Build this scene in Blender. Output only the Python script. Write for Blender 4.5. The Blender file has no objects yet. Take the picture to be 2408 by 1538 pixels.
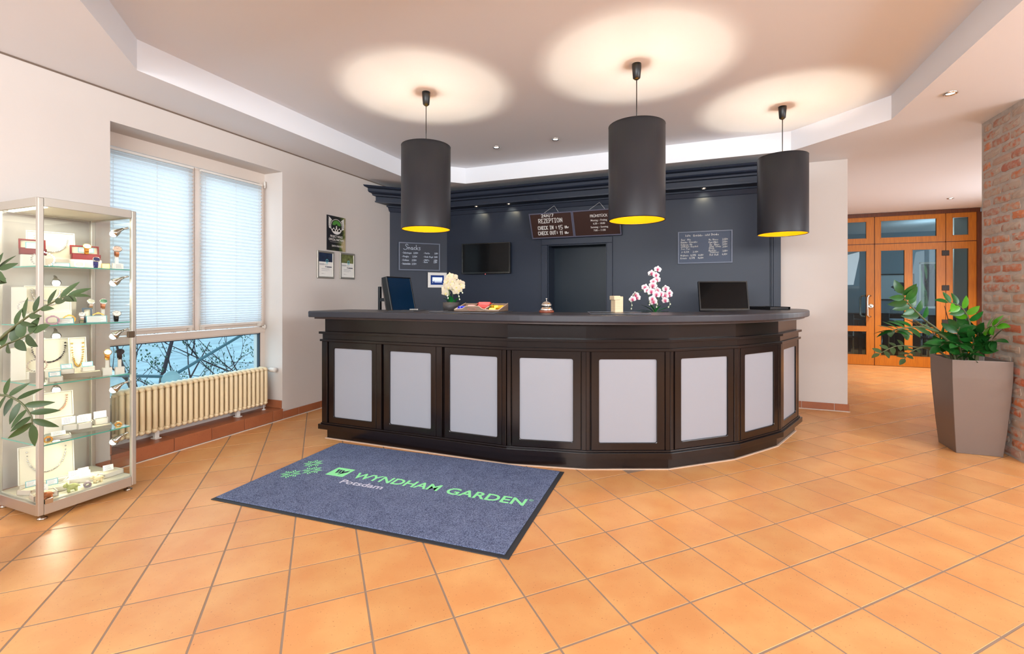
import bpy, bmesh, math, random
from math import sin, cos, pi, radians as R
from mathutils import Vector, Matrix
from mathutils.geometry import tessellate_polygon
random.seed(7)
S = bpy.context.scene
COL = S.collection

# ------------------------------------------------------------------ camera, world, light, exposure
YAW = R(21.32)
cam_d = bpy.data.cameras.new('camera')
cam = bpy.data.objects.new('camera', cam_d); COL.objects.link(cam)
cam.location = (0, 0, 1.245); cam.rotation_euler = (R(90), 0, YAW)
cam_d.sensor_width = 36; cam_d.lens = 1070.0 / 2408 * 36
cam_d.shift_x = -(1222.5 - 1204) / 2408; cam_d.shift_y = (694.3 - 769) / 2408
cam_d.clip_start = 0.05; cam_d.clip_end = 400
S.camera = cam
S.view_settings.view_transform = 'Standard'; S.view_settings.look = 'None'
S.view_settings.gamma = 1; S.view_settings.use_curve_mapping = False
S.view_settings.exposure = 0.07
try:
    S.cycles.use_denoising = True; S.cycles.max_bounces = 10; S.cycles.transparent_max_bounces = 24
    S.cycles.sample_clamp_indirect = 6; S.cycles.caustics_reflective = False; S.cycles.caustics_refractive = False
except Exception: pass

W = bpy.data.worlds.new('overcast_sky'); S.world = W; W.use_nodes = True
bg = W.node_tree.nodes['Background']; bg.inputs[0].default_value = (0.72, 0.87, 1.0, 1); bg.inputs[1].default_value = 2.0

def area(name, loc, rot, sx, sy, power, col=(1, 1, 1), spread=180):
    l = bpy.data.lights.new(name, 'AREA'); l.shape = 'RECTANGLE'; l.size = sx; l.size_y = sy
    l.energy = power; l.color = col; l.spread = R(spread)
    o = bpy.data.objects.new(name, l); COL.objects.link(o); o.location = loc; o.rotation_euler = rot; return o
def point(name, loc, power, col, rad=0.03, parent=None):
    l = bpy.data.lights.new(name, 'POINT'); l.energy = power; l.color = col; l.shadow_soft_size = rad
    o = bpy.data.objects.new(name, l); COL.objects.link(o); o.location = loc
    if parent: o.parent = parent
    return o
def spot(name, loc, d, power, col, ang=80, blend=.6, rad=0.02, parent=None):
    l = bpy.data.lights.new(name, 'SPOT'); l.energy = power; l.color = col; l.spot_size = R(ang); l.spot_blend = blend; l.shadow_soft_size = rad
    o = bpy.data.objects.new(name, l); COL.objects.link(o); o.location = loc
    o.rotation_euler = Vector(d).to_track_quat('-Z', 'Y').to_euler()
    if parent: o.parent = parent
    return o
WARM = (1.0, 0.80, 0.56)
# side window daylight; front, right and hall areas are added fill, sources unseen
area('fill_front', (0.2, -3.55, 2.08), (R(117), 0, 0), 6.4, 1.0, 490, (.95, 0.98, 1.0))  # added fill, tilted up to brighten the ceiling
area('daylight_side_window', (-4.6, 2.66, 1.5), (R(90), 0, R(-90)), 1.3, 2.2, 12, (0.78, 0.90, 1.0))
area('fill_right', (4.42, 1.4, 2.05), (R(100), 0, R(90)), 4.0, 1.0, 150, (.94, 0.97, 1.0))  # added fill from the unseen right side
area('fill_hall', (4.62, 7.5, 1.6), (R(98), 0, R(90)), 2.0, 1.3, 34, (.95, .98, 1.0))  # added fill to lift the hall ceiling, hidden by the pillar
area('daylight_dining', (6.9, 12.0, 1.6), (R(90), 0, R(90)), 1.8, 1.8, 22, (0.8, 0.92, 1.0))

# ------------------------------------------------------------------ materials
def lin(r, g, b):
    f = lambda c: (c / 255 / 12.92) if c / 255 <= .04045 else ((c / 255 + .055) / 1.055) ** 2.4
    return (f(r), f(g), f(b), 1)
_m = {}
def mat(name, col, rough=.5, metal=0, spec=.5, emit=None, es=0, noise=0, nscale=30, bump=0, bscale=200, rnd=0, coat=0, sheen=0, trans=0):
    if name in _m: return _m[name]
    m = bpy.data.materials.new(name); m.use_nodes = True; nt = m.node_tree; n = nt.nodes; p = n['Principled BSDF']
    if len(col) == 3: col = (*col, 1)
    p.inputs['Base Color'].default_value = col; p.inputs['Roughness'].default_value = rough; p.inputs['Metallic'].default_value = metal
    p.inputs['Specular IOR Level'].default_value = spec; p.inputs['Coat Weight'].default_value = coat
    p.inputs['Sheen Weight'].default_value = sheen; p.inputs['Transmission Weight'].default_value = trans
    if emit: p.inputs['Emission Color'].default_value = (*emit[:3], 1); p.inputs['Emission Strength'].default_value = es
    src = None
    if noise or rnd:
        h = n.new('ShaderNodeHueSaturation'); h.inputs['Color'].default_value = col
        if noise:
            tc = n.new('ShaderNodeTexCoord'); nz = n.new('ShaderNodeTexNoise'); nz.inputs['Scale'].default_value = nscale; nz.inputs['Detail'].default_value = 4
            nt.links.new(tc.outputs['Object'], nz.inputs['Vector'])
            mr = n.new('ShaderNodeMapRange'); mr.inputs[1].default_value = .3; mr.inputs[2].default_value = .7
            mr.inputs[3].default_value = 1 - noise; mr.inputs[4].default_value = 1 + noise
            nt.links.new(nz.outputs['Fac'], mr.inputs[0]); src = mr.outputs[0]
        if rnd:
            oi = n.new('ShaderNodeObjectInfo'); mr2 = n.new('ShaderNodeMapRange'); mr2.inputs[3].default_value = 1 - rnd; mr2.inputs[4].default_value = 1 + rnd
            nt.links.new(oi.outputs['Random'], mr2.inputs[0])
            if src:
                mu = n.new('ShaderNodeMath'); mu.operation = 'MULTIPLY'; nt.links.new(src, mu.inputs[0]); nt.links.new(mr2.outputs[0], mu.inputs[1]); src = mu.outputs[0]
            else: src = mr2.outputs[0]
        nt.links.new(src, h.inputs['Value']); nt.links.new(h.outputs[0], p.inputs['Base Color'])
    if bump:
        tc2 = n.new('ShaderNodeTexCoord'); nb = n.new('ShaderNodeTexNoise'); nb.inputs['Scale'].default_value = bscale; nb.inputs['Detail'].default_value = 3
        b = n.new('ShaderNodeBump'); b.inputs['Strength'].default_value = bump; b.inputs['Distance'].default_value = .002
        nt.links.new(tc2.outputs['Object'], nb.inputs['Vector']); nt.links.new(nb.outputs['Fac'], b.inputs['Height']); nt.links.new(b.outputs[0], p.inputs['Normal'])
    _m[name] = m; return m

def glass_mat(name, tint=(1, 1, 1), r0=.04, rough=0.0, boost=1.0):
    m = bpy.data.materials.new(name); m.use_nodes = True; nt = m.node_tree; n = nt.nodes; n.clear(); L = nt.links
    out = n.new('ShaderNodeOutputMaterial'); mx = n.new('ShaderNodeMixShader'); t = n.new('ShaderNodeBsdfTransparent'); g = n.new('ShaderNodeBsdfGlossy')
    t.inputs[0].default_value = (*tint, 1); g.inputs['Roughness'].default_value = rough; g.inputs[0].default_value = (1, 1, 1, 1)
    ge = n.new('ShaderNodeNewGeometry'); d = n.new('ShaderNodeVectorMath'); d.operation = 'DOT_PRODUCT'; L.new(ge.outputs['Normal'], d.inputs[0]); L.new(ge.outputs['Incoming'], d.inputs[1])
    def mth(op, a, b):
        q = n.new('ShaderNodeMath'); q.operation = op
        for k, v in enumerate((a, b)):
            if v is None: continue
            if isinstance(v, (int, float)): q.inputs[k].default_value = v
            else: L.new(v, q.inputs[k])
        return q.outputs[0]
    c = mth('SUBTRACT', 1.0, mth('ABSOLUTE', d.outputs['Value'], None)); f = mth('MULTIPLY_ADD', mth('POWER', c, 5.0), 1 - r0); f.node.inputs[2].default_value = r0
    L.new(mth('MULTIPLY', f, .5 * boost), mx.inputs[0]); L.new(t.outputs[0], mx.inputs[1]); L.new(g.outputs[0], mx.inputs[2]); L.new(mx.outputs[0], out.inputs[0]); return m

def tile_mat(name, base, pale, dark):
    m = bpy.data.materials.new(name); m.use_nodes = True; nt = m.node_tree; n = nt.nodes; L = nt.links; p = n['Principled BSDF']
    ge = n.new('ShaderNodeNewGeometry'); oi = n.new('ShaderNodeObjectInfo')
    n1 = n.new('ShaderNodeTexNoise'); n1.inputs['Scale'].default_value = 4.5; n1.inputs['Detail'].default_value = 4
    L.new(ge.outputs['Position'], n1.inputs['Vector'])
    mixa = n.new('ShaderNodeMix'); mixa.data_type = 'RGBA'; mixa.inputs[6].default_value = base; mixa.inputs[7].default_value = pale
    r1 = n.new('ShaderNodeMapRange'); r1.inputs[1].default_value = .38; r1.inputs[2].default_value = .72; L.new(n1.outputs['Fac'], r1.inputs[0]); L.new(r1.outputs[0], mixa.inputs[0])
    n2 = n.new('ShaderNodeTexNoise'); n2.inputs['Scale'].default_value = 130; n2.inputs['Detail'].default_value = 2
    L.new(ge.outputs['Position'], n2.inputs['Vector'])
    r2 = n.new('ShaderNodeMapRange'); r2.inputs[1].default_value = .685; r2.inputs[2].default_value = .72; L.new(n2.outputs['Fac'], r2.inputs[0])
    mixb = n.new('ShaderNodeMix'); mixb.data_type = 'RGBA'; mixb.inputs[7].default_value = dark
    L.new(mixa.outputs[2], mixb.inputs[6]); L.new(r2.outputs[0], mixb.inputs[0])
    h = n.new('ShaderNodeHueSaturation'); L.new(mixb.outputs[2], h.inputs['Color'])
    r3 = n.new('ShaderNodeMapRange'); r3.inputs[3].default_value = .92; r3.inputs[4].default_value = 1.06; L.new(oi.outputs['Random'], r3.inputs[0]); L.new(r3.outputs[0], h.inputs['Value'])
    L.new(h.outputs[0], p.inputs['Base Color']); p.inputs['Roughness'].default_value = .36; p.inputs['Specular IOR Level'].default_value = .45
    n3 = n.new('ShaderNodeTexNoise'); n3.inputs['Scale'].default_value = 14; n3.inputs['Detail'].default_value = 5
    L.new(ge.outputs['Position'], n3.inputs['Vector'])
    b = n.new('ShaderNodeBump'); b.inputs['Strength'].default_value = .25; b.inputs['Distance'].default_value = .004; L.new(n3.outputs['Fac'], b.inputs['Height']); L.new(b.outputs[0], p.inputs['Normal'])
    return m

def brick_mat():
    m = bpy.data.materials.new('old_brick'); m.use_nodes = True; nt = m.node_tree; n = nt.nodes; L = nt.links; p = n['Principled BSDF']
    oi = n.new('ShaderNodeObjectInfo'); cr = n.new('ShaderNodeValToRGB'); e = cr.color_ramp.elements
    e[0].position = 0; e[0].color = lin(196, 112, 78); e[1].position = 1; e[1].color = lin(188, 160, 142)
    for pos, c in ((.2, lin(186, 104, 80)), (.4, lin(212, 132, 86)), (.55, lin(180, 114, 96)), (.7, lin(196, 146, 114)), (.85, lin(184, 138, 120))):
        k = e.new(pos); k.color = c
    L.new(oi.outputs['Random'], cr.inputs[0])
    tc = n.new('ShaderNodeTexCoord'); ge = n.new('ShaderNodeNewGeometry'); nz = n.new('ShaderNodeTexNoise'); nz.inputs['Scale'].default_value = 26; nz.inputs['Detail'].default_value = 6; L.new(ge.outputs['Position'], nz.inputs['Vector'])
    mr = n.new('ShaderNodeMapRange'); fr = n.new('ShaderNodeMath'); fr.operation = 'MULTIPLY'; fr.inputs[1].default_value = 37.7; L.new(oi.outputs['Random'], fr.inputs[0]); f2 = n.new('ShaderNodeMath'); f2.operation = 'FRACT'; L.new(fr.outputs[0], f2.inputs[0])
    f3 = n.new('ShaderNodeMath'); f3.operation = 'MULTIPLY_ADD'; f3.inputs[1].default_value = .34; f3.inputs[2].default_value = -.12; L.new(f2.outputs[0], f3.inputs[0]); f4 = n.new('ShaderNodeMath'); L.new(nz.outputs['Fac'], f4.inputs[0]); L.new(f3.outputs[0], f4.inputs[1])
    mr.inputs[1].default_value = .42; mr.inputs[2].default_value = .66; L.new(f4.outputs[0], mr.inputs[0])
    mx = n.new('ShaderNodeMix'); mx.data_type = 'RGBA'; mx.inputs[7].default_value = lin(186, 166, 150); L.new(mr.outputs[0], mx.inputs[0]); L.new(cr.outputs[0], mx.inputs[6])
    L.new(mx.outputs[2], p.inputs['Base Color']); p.inputs['Roughness'].default_value = .8
    b = n.new('ShaderNodeBump'); b.inputs['Strength'].default_value = .6; b.inputs['Distance'].default_value = .006; L.new(nz.outputs['Fac'], b.inputs['Height']); L.new(b.outputs[0], p.inputs['Normal'])
    return m

def wood_mat(name, c1, c2, rough=.35, scale=(1, 1, 12)):
    m = bpy.data.materials.new(name); m.use_nodes = True; nt = m.node_tree; n = nt.nodes; L = nt.links; p = n['Principled BSDF']
    tc = n.new('ShaderNodeTexCoord'); mp = n.new('ShaderNodeMapping'); mp.inputs['Scale'].default_value = scale; nz = n.new('ShaderNodeTexNoise'); nz.inputs['Scale'].default_value = 6; nz.inputs['Detail'].default_value = 6
    L.new(tc.outputs['Object'], mp.inputs[0]); L.new(mp.outputs[0], nz.inputs['Vector'])
    mx = n.new('ShaderNodeMix'); mx.data_type = 'RGBA'; mx.inputs[6].default_value = c1; mx.inputs[7].default_value = c2
    mr = n.new('ShaderNodeMapRange'); mr.inputs[1].default_value = .35; mr.inputs[2].default_value = .65; L.new(nz.outputs['Fac'], mr.inputs[0]); L.new(mr.outputs[0], mx.inputs[0]); L.new(mx.outputs[2], p.inputs['Base Color'])
    p.inputs['Roughness'].default_value = rough; return m

def blind_mat():
    m = bpy.data.materials.new('pleated_blind_fabric'); m.use_nodes = True; nt = m.node_tree; n = nt.nodes; n.clear(); L = nt.links
    out = n.new('ShaderNodeOutputMaterial'); mx = n.new('ShaderNodeMixShader'); d = n.new('ShaderNodeBsdfDiffuse'); t = n.new('ShaderNodeBsdfTranslucent')
    d.inputs[0].default_value = (.78, .81, .84, 1); t.inputs[0].default_value = (.80, .85, .88, 1); mx.inputs[0].default_value = .66
    L.new(d.outputs[0], mx.inputs[1]); L.new(t.outputs[0], mx.inputs[2]); L.new(mx.outputs[0], out.inputs[0]); return m

def water_mat():
    m = mat('lake_water', (.40, .52, .55), .4, spec=.2, noise=.25, nscale=.6)
    nt = m.node_tree; n = nt.nodes; L = nt.links
    tc = n.new('ShaderNodeTexCoord'); mp = n.new('ShaderNodeMapping'); mp.inputs['Scale'].default_value = (3.5, .9, 1); w = n.new('ShaderNodeTexNoise'); w.inputs['Scale'].default_value = 1.4; w.inputs['Detail'].default_value = 5
    b = n.new('ShaderNodeBump'); b.inputs['Strength'].default_value = 1; b.inputs['Distance'].default_value = .35
    L.new(tc.outputs['Object'], mp.inputs[0]); L.new(mp.outputs[0], w.inputs['Vector']); L.new(w.outputs['Fac'], b.inputs['Height']); L.new(b.outputs[0], n['Principled BSDF'].inputs['Normal']); return m

def carpet_mat():
    m = bpy.data.materials.new('mat_pile'); m.use_nodes = True; nt = m.node_tree; n = nt.nodes; L = nt.links; p = n['Principled BSDF']
    tc = n.new('ShaderNodeTexCoord'); a = n.new('ShaderNodeTexNoise'); a.inputs['Scale'].default_value = 230; a.inputs['Detail'].default_value = 2
    c = n.new('ShaderNodeTexNoise'); c.inputs['Scale'].default_value = 9; c.inputs['Detail'].default_value = 5
    L.new(tc.outputs['Object'], a.inputs['Vector']); L.new(tc.outputs['Object'], c.inputs['Vector'])
    ad = n.new('ShaderNodeMath'); ad.operation = 'MULTIPLY_ADD'; ad.inputs[1].default_value = .16; L.new(c.outputs['Fac'], ad.inputs[0]); L.new(a.outputs['Fac'], ad.inputs[2])
    r = n.new('ShaderNodeMapRange'); r.inputs[1].default_value = .42; r.inputs[2].default_value = .76; L.new(ad.outputs[0], r.inputs[0])
    mx = n.new('ShaderNodeMix'); mx.data_type = 'RGBA'; mx.inputs[6].default_value = lin(60, 69, 96); mx.inputs[7].default_value = lin(134, 146, 178); L.new(r.outputs[0], mx.inputs[0]); L.new(mx.outputs[2], p.inputs['Base Color'])
    p.inputs['Roughness'].default_value = .95; p.inputs['Specular IOR Level'].default_value = .1
    b = n.new('ShaderNodeBump'); b.inputs['Strength'].default_value = .7; b.inputs['Distance'].default_value = .004; L.new(a.outputs['Fac'], b.inputs['Height']); L.new(b.outputs[0], p.inputs['Normal'])
    return m

wall_m = mat('wall_paint', lin(217, 209, 203), .7, noise=.012, nscale=3, bump=.15, bscale=90)
ceil_m = mat('ceiling_paint', lin(240, 242, 247), .75)
grout_m = mat('grout', lin(150, 126, 108), .95, spec=.1)
white_grout = mat('white_grout', lin(226, 212, 200), .85)
tile_m = tile_mat('terracotta_tile', lin(217, 150, 91), lin(226, 168, 106), lin(170, 102, 58))
skirt_m = tile_mat('skirting_tile', lin(162, 96, 64), lin(172, 106, 70), lin(118, 64, 42))
navy_m = mat('navy_panel_paint', lin(36, 44, 60), .42, spec=.34)
navy_door = mat('navy_door_paint', lin(18, 32, 44), .35, spec=.25)
counter_m = mat('black_brown_lacquer', lin(24, 16, 15), .2, spec=.45)
top_m = mat('anthracite_worktop', lin(50, 50, 57), .36, spec=.4)
top_lip = mat('brown_lip', lin(52, 32, 26), .4)
silver_panel = mat('silver_laminate', lin(152, 154, 162), .4, spec=.3)
alu = mat('aluminium', lin(200, 196, 186), .38, metal=.75)
steel = mat('brushed_steel', lin(205, 200, 192), .22, metal=1)
chrome = mat('chrome', lin(225, 222, 215), .08, metal=1)
black_pl = mat('black_plastic', lin(18, 18, 20), .35)
screen_m = mat('dark_screen', lin(4, 5, 7), .1, spec=.18)
white_pl = mat('white_plastic', lin(232, 228, 222), .4)
cream_rad = mat('cream_radiator_enamel', lin(244, 224, 184), .35)
frame_w = mat('window_frame_pvc', lin(226, 214, 204), .35)
glass_clear = glass_mat('clear_glass', (.98, .99, .985))
glass_case = glass_mat('showcase_glass', (.965, .975, .965), boost=1.0)
glass_blue = glass_mat('solar_glass', (.80, .90, .93))
glass_green = mat('green_glass_edge', lin(96, 190, 170), .15, trans=.2)
glass_shelf = glass_mat('shelf_glass', (.93, .975, .96))
blind_m = blind_mat(); water_m = water_mat(); brick_m = brick_mat(); pile_m = carpet_mat()
mortar_m = mat('lime_mortar', lin(186, 174, 164), .9, noise=.16, nscale=14, bump=.8, bscale=60)
oak_m = wood_mat('orange_stained_wood', lin(178, 102, 14), lin(196, 118, 20), .38, (10, 10, .8))
oak_dark = wood_mat('dark_stained_wood', lin(84, 40, 16), lin(104, 52, 22), .35, (10, 10, .8))
shade_out = mat('charcoal_shade_fabric', lin(40, 40, 45), .45, spec=.35, bump=.1, bscale=400)
shade_in = mat('golden_shade_lining', lin(252, 200, 4), .45)
led_warm = mat('lit_bulb', (1, .85, .6), .5, emit=(1, .80, .5), es=22)
led_white = mat('lit_downlight', (1, .97, .92), .5, emit=(1, .95, .86), es=30)
led_case = mat('lit_case_bulb', (1, .95, .85), .5, emit=(1, .93, .78), es=20)
leaf_m = mat('glossy_leaf', lin(26, 84, 30), .3, spec=.5, rnd=.25, noise=.2, nscale=25)
leaf_light = mat('young_leaf', lin(74, 146, 26), .28, spec=.6, rnd=.15)
leaf_dk = mat('dark_leaf', lin(58, 76, 42), .42, spec=.3, rnd=.25)
stem_m = mat('fleshy_stem', lin(88, 92, 60), .5)
soil_m = mat('potting_soil', lin(34, 26, 20), .95)
taupe_m = mat('taupe_planter', lin(122, 108, 100), .38, metal=.25)
lam_w = mat('chalk_white', lin(238, 236, 232), .8)
chalk_bl = mat('chalk_bluish', lin(205, 216, 232), .8)
board_black = mat('chalkboard_slate', lin(42, 48, 62), .55)
board_brown = mat('brown_board', lin(58, 34, 28), .5)
board_frame = mat('board_frame_grey', lin(104, 112, 130), .5)
card_m = mat('card_white', lin(244, 242, 236), .7)
cream_m = mat('cream_velvet', lin(222, 214, 190), .8)

# ------------------------------------------------------------------ mesh builder
class MB:
    def __init__(s): s.v = []; s.f = []; s.mi = []; s.T = Matrix.Identity(4); s.k = 0; s.sm = []; s.smooth = False
    def add(s, vs, fs):
        b = len(s.v); s.v += [tuple(s.T @ Vector(v)) for v in vs]; s.f += [tuple(b + i for i in f) for f in fs]; s.mi += [s.k] * len(fs); s.sm += [s.smooth] * len(fs); return s
    def box(s, x0, y0, z0, x1, y1, z1):
        if x0 > x1: x0, x1 = x1, x0
        if y0 > y1: y0, y1 = y1, y0
        if z0 > z1: z0, z1 = z1, z0
        return s.add([(x0, y0, z0), (x1, y0, z0), (x1, y1, z0), (x0, y1, z0), (x0, y0, z1), (x1, y0, z1), (x1, y1, z1), (x0, y1, z1)],
                     [(0, 3, 2, 1), (4, 5, 6, 7), (0, 1, 5, 4), (1, 2, 6, 5), (2, 3, 7, 6), (3, 0, 4, 7)])
    def cbox(s, c, sz): return s.box(*(c[i] - sz[i] / 2 for i in range(3)), *(c[i] + sz[i] / 2 for i in range(3)))
    def prism(s, poly, z0, z1):
        n = len(poly); vs = [(x, y, z0) for x, y in poly] + [(x, y, z1) for x, y in poly]
        fs = [tuple(range(n - 1, -1, -1)), tuple(range(n, 2 * n))] + [(i, (i + 1) % n, n + (i + 1) % n, n + i) for i in range(n)]
        return s.add(vs, fs)
    def tube(s, pts, r, n=8, caps=True, closed=False):
        pts = [Vector(p) for p in pts]; m = len(pts); rs = r if isinstance(r, (list, tuple)) else [r] * m
        up = None; rings = []
        for i, p in enumerate(pts):
            a = pts[(i - 1) % m] if (i or closed) else p; b = pts[(i + 1) % m] if (i < m - 1 or closed) else p
            t = (b - a).normalized()
            if up is None: up = t.orthogonal().normalized()
            up = (up - t * up.dot(t)); up = up.normalized() if up.length > 1e-6 else t.orthogonal().normalized()
            w = t.cross(up); rings.append([p + (up * cos(2 * pi * k / n) + w * sin(2 * pi * k / n)) * rs[i] for k in range(n)])
        vs = [v for q in rings for v in q]; fs = []
        for i in range(m if closed else m - 1):
            j = (i + 1) % m
            for k in range(n): fs.append((i * n + k, i * n + (k + 1) % n, j * n + (k + 1) % n, j * n + k))
        if caps and not closed: fs += [tuple(range(n - 1, -1, -1)), tuple((m - 1) * n + k for k in range(n))]
        old = s.smooth; s.smooth = True; s.add(vs, fs); s.smooth = old; return s
    def cyl(s, p0, p1, r0, r1=None, n=16): return s.tube([p0, p1], [r0, r0 if r1 is None else r1], n)
    def lathe(s, prof, c=(0, 0, 0), n=24, caps=True):
        vs = [(c[0] + r * cos(2 * pi * k / n), c[1] + r * sin(2 * pi * k / n), c[2] + z) for r, z in prof for k in range(n)]; fs = []
        for i in range(len(prof) - 1):
            for k in range(n): fs.append((i * n + k, i * n + (k + 1) % n, (i + 1) * n + (k + 1) % n, (i + 1) * n + k))
        if caps: fs += [tuple(range(n - 1, -1, -1)), tuple((len(prof) - 1) * n + k for k in range(n))]
        old = s.smooth; s.smooth = True; s.add(vs, fs); s.smooth = old; return s
    def sph(s, c, r, n=10, m=6, sc=(1, 1, 1)):
        vs = [(c[0], c[1], c[2] - r * sc[2])]
        for i in range(1, m):
            a = -pi / 2 + pi * i / m
            vs += [(c[0] + r * sc[0] * cos(a) * cos(2 * pi * k / n), c[1] + r * sc[1] * cos(a) * sin(2 * pi * k / n), c[2] + r * sc[2] * sin(a)) for k in range(n)]
        vs.append((c[0], c[1], c[2] + r * sc[2])); fs = [(0, 1 + (k + 1) % n, 1 + k) for k in range(n)]
        for i in range(m - 2):
            for k in range(n): fs.append((1 + i * n + k, 1 + i * n + (k + 1) % n, 1 + (i + 1) * n + (k + 1) % n, 1 + (i + 1) * n + k))
        t = len(vs) - 1; fs += [(t, 1 + (m - 2) * n + k, 1 + (m - 2) * n + (k + 1) % n) for k in range(n)]
        old = s.smooth; s.smooth = True; s.add(vs, fs); s.smooth = old; return s
    def ring_frame(s, w, h, o, depth, rad=0.0):
        """upright frame in x-z, front at y=0, back at y=depth; opening o=(x0,z0,x1,z1), rounded corners rad"""
        x0, z0, x1, z1 = o; inner = []
        if rad > 0:
            for cx, cz, a0 in ((x1 - rad, z1 - rad, 0), (x0 + rad, z1 - rad, 90), (x0 + rad, z0 + rad, 180), (x1 - rad, z0 + rad, 270)):
                inner += [(cx + rad * cos(R(a0 + 30 * k)), cz + rad * sin(R(a0 + 30 * k))) for k in range(4)]
            outer = [(w, h)] * 4 + [(0, h)] * 4 + [(0, 0)] * 4 + [(w, 0)] * 4
        else: inner = [(x1, z1), (x0, z1), (x0, z0), (x1, z0)]; outer = [(w, h), (0, h), (0, 0), (w, 0)]
        n = len(inner)
        for y in (0, 1):
            pass
        vs = [(a, 0, b) for a, b in outer] + [(a, 0, b) for a, b in inner] + [(a, depth, b) for a, b in outer] + [(a, depth, b) for a, b in inner]; fs = []
        for i in range(n):
            j = (i + 1) % n
            fs.append((n + i, n + j, j, i) if outer[i] != outer[j] else (n + i, n + j, i))
            fs.append((2 * n + i, 2 * n + j, 3 * n + j, 3 * n + i) if outer[i] != outer[j] else (2 * n + i, 3 * n + j, 3 * n + i))
            fs.append((n + i, 3 * n + i, 3 * n + j, n + j))
            if outer[i] != outer[j]: fs.append((i, j, 2 * n + j, 2 * n + i))
        return s.add(vs, fs)
    def ribbon(s, pts, w):
        """flat stroke in x-y plane"""
        for a, b in zip(pts[:-1], pts[1:]):
            a = Vector((*a, 0)); b = Vector((*b, 0)); d = (b - a)
            if d.length < 1e-9: continue
            d.normalize(); nn = Vector((-d.y, d.x, 0)) * w / 2; e = d * w * .35
            s.add([a - e - nn, b + e - nn, b + e + nn, a - e + nn], [(0, 1, 2, 3)])
        return s
    def mesh(s, name, mats):
        m = bpy.data.meshes.new(name); m.from_pydata(s.v, [], s.f)
        mats = mats if isinstance(mats, (list, tuple)) else [mats]
        for q in mats: m.materials.append(q)
        m.polygons.foreach_set('material_index', s.mi)
        m.polygons.foreach_set('use_smooth', s.sm); m.update(); return m

def obj(name, mb, mats, parent=None, loc=None, rot=None, bevel=0, seg=2, kind=None, label=None):
    me = mb.mesh(name, mats) if isinstance(mb, MB) else mb
    o = bpy.data.objects.new(name, me); COL.objects.link(o)
    if parent is not None:
        o.parent = parent
    if loc is not None: o.location = loc
    if rot is not None: o.rotation_euler = rot
    if bevel:
        b = o.modifiers.new('bevel', 'BEVEL'); b.width = bevel; b.segments = seg; b.limit_method = 'ANGLE'; b.angle_limit = R(35)
    if kind: o['kind'] = kind
    if label: o['label'] = label
    return o
def tag(o, label, cat, group=None):
    o['label'] = label; o['category'] = cat
    if group: o['group'] = group
    return o
def thing(name, label, cat, loc=(0, 0, 0), rotz=0, group=None, rot=None):
    o = bpy.data.objects.new(name, None); COL.objects.link(o); o.empty_display_size = .05
    o.location = loc; o.rotation_euler = rot if rot else (0, 0, rotz); return tag(o, label, cat, group)
def at(parent, mb):     # shift a builder so that its world coordinates become local to an unrotated parent
    mb.T = Matrix.Translation(-Vector(parent.location)) @ mb.T; return mb
def W0(parent): m = MB(); return at(parent, m)
def clone(root, loc, rot=None):
    r = root.copy(); COL.objects.link(r); r.location = loc
    if rot is not None: r.rotation_euler = rot
    for ch in root.children:
        c = ch.copy(); COL.objects.link(c); c.parent = r
        for g in ch.children:
            d = g.copy(); COL.objects.link(d); d.parent = c
    return r

# ------------------------------------------------------------------ lettering
def text_geo(s, size, bold=0.0, align='LEFT', shear=0, spacing=1.0):
    c = bpy.data.curves.new('t', 'FONT'); c.body = s; c.size = size; c.align_x = align; c.offset = bold * size; c.shear = shear; c.resolution_u = 3; c.space_character = spacing
    o = bpy.data.objects.new('t', c); COL.objects.link(o); bpy.context.view_layer.update()
    m = o.evaluated_get(bpy.context.evaluated_depsgraph_get()).to_mesh()
    vs = [tuple(v.co) for v in m.vertices]; fs = [tuple(p.vertices) for p in m.polygons]
    bpy.data.objects.remove(o); bpy.data.curves.remove(c); return vs, fs
def put_text(mb, s, x, y, size, width=None, height=None, **k):
    vs, fs = text_geo(s, size, **k)
    xs = [v[0] for v in vs]; x0, x1 = min(xs), max(xs); al = k.get('align', 'LEFT')
    sx = width / (x1 - x0) if width else 1
    if height:
        sy = height / size * 1.39
    else: sy = 1
    off = x0 if al == 'LEFT' else 0
    mb.add([(x + (v[0] - off) * sx, y + v[1] * sy, 0) for v in vs], fs); return mb

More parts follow.
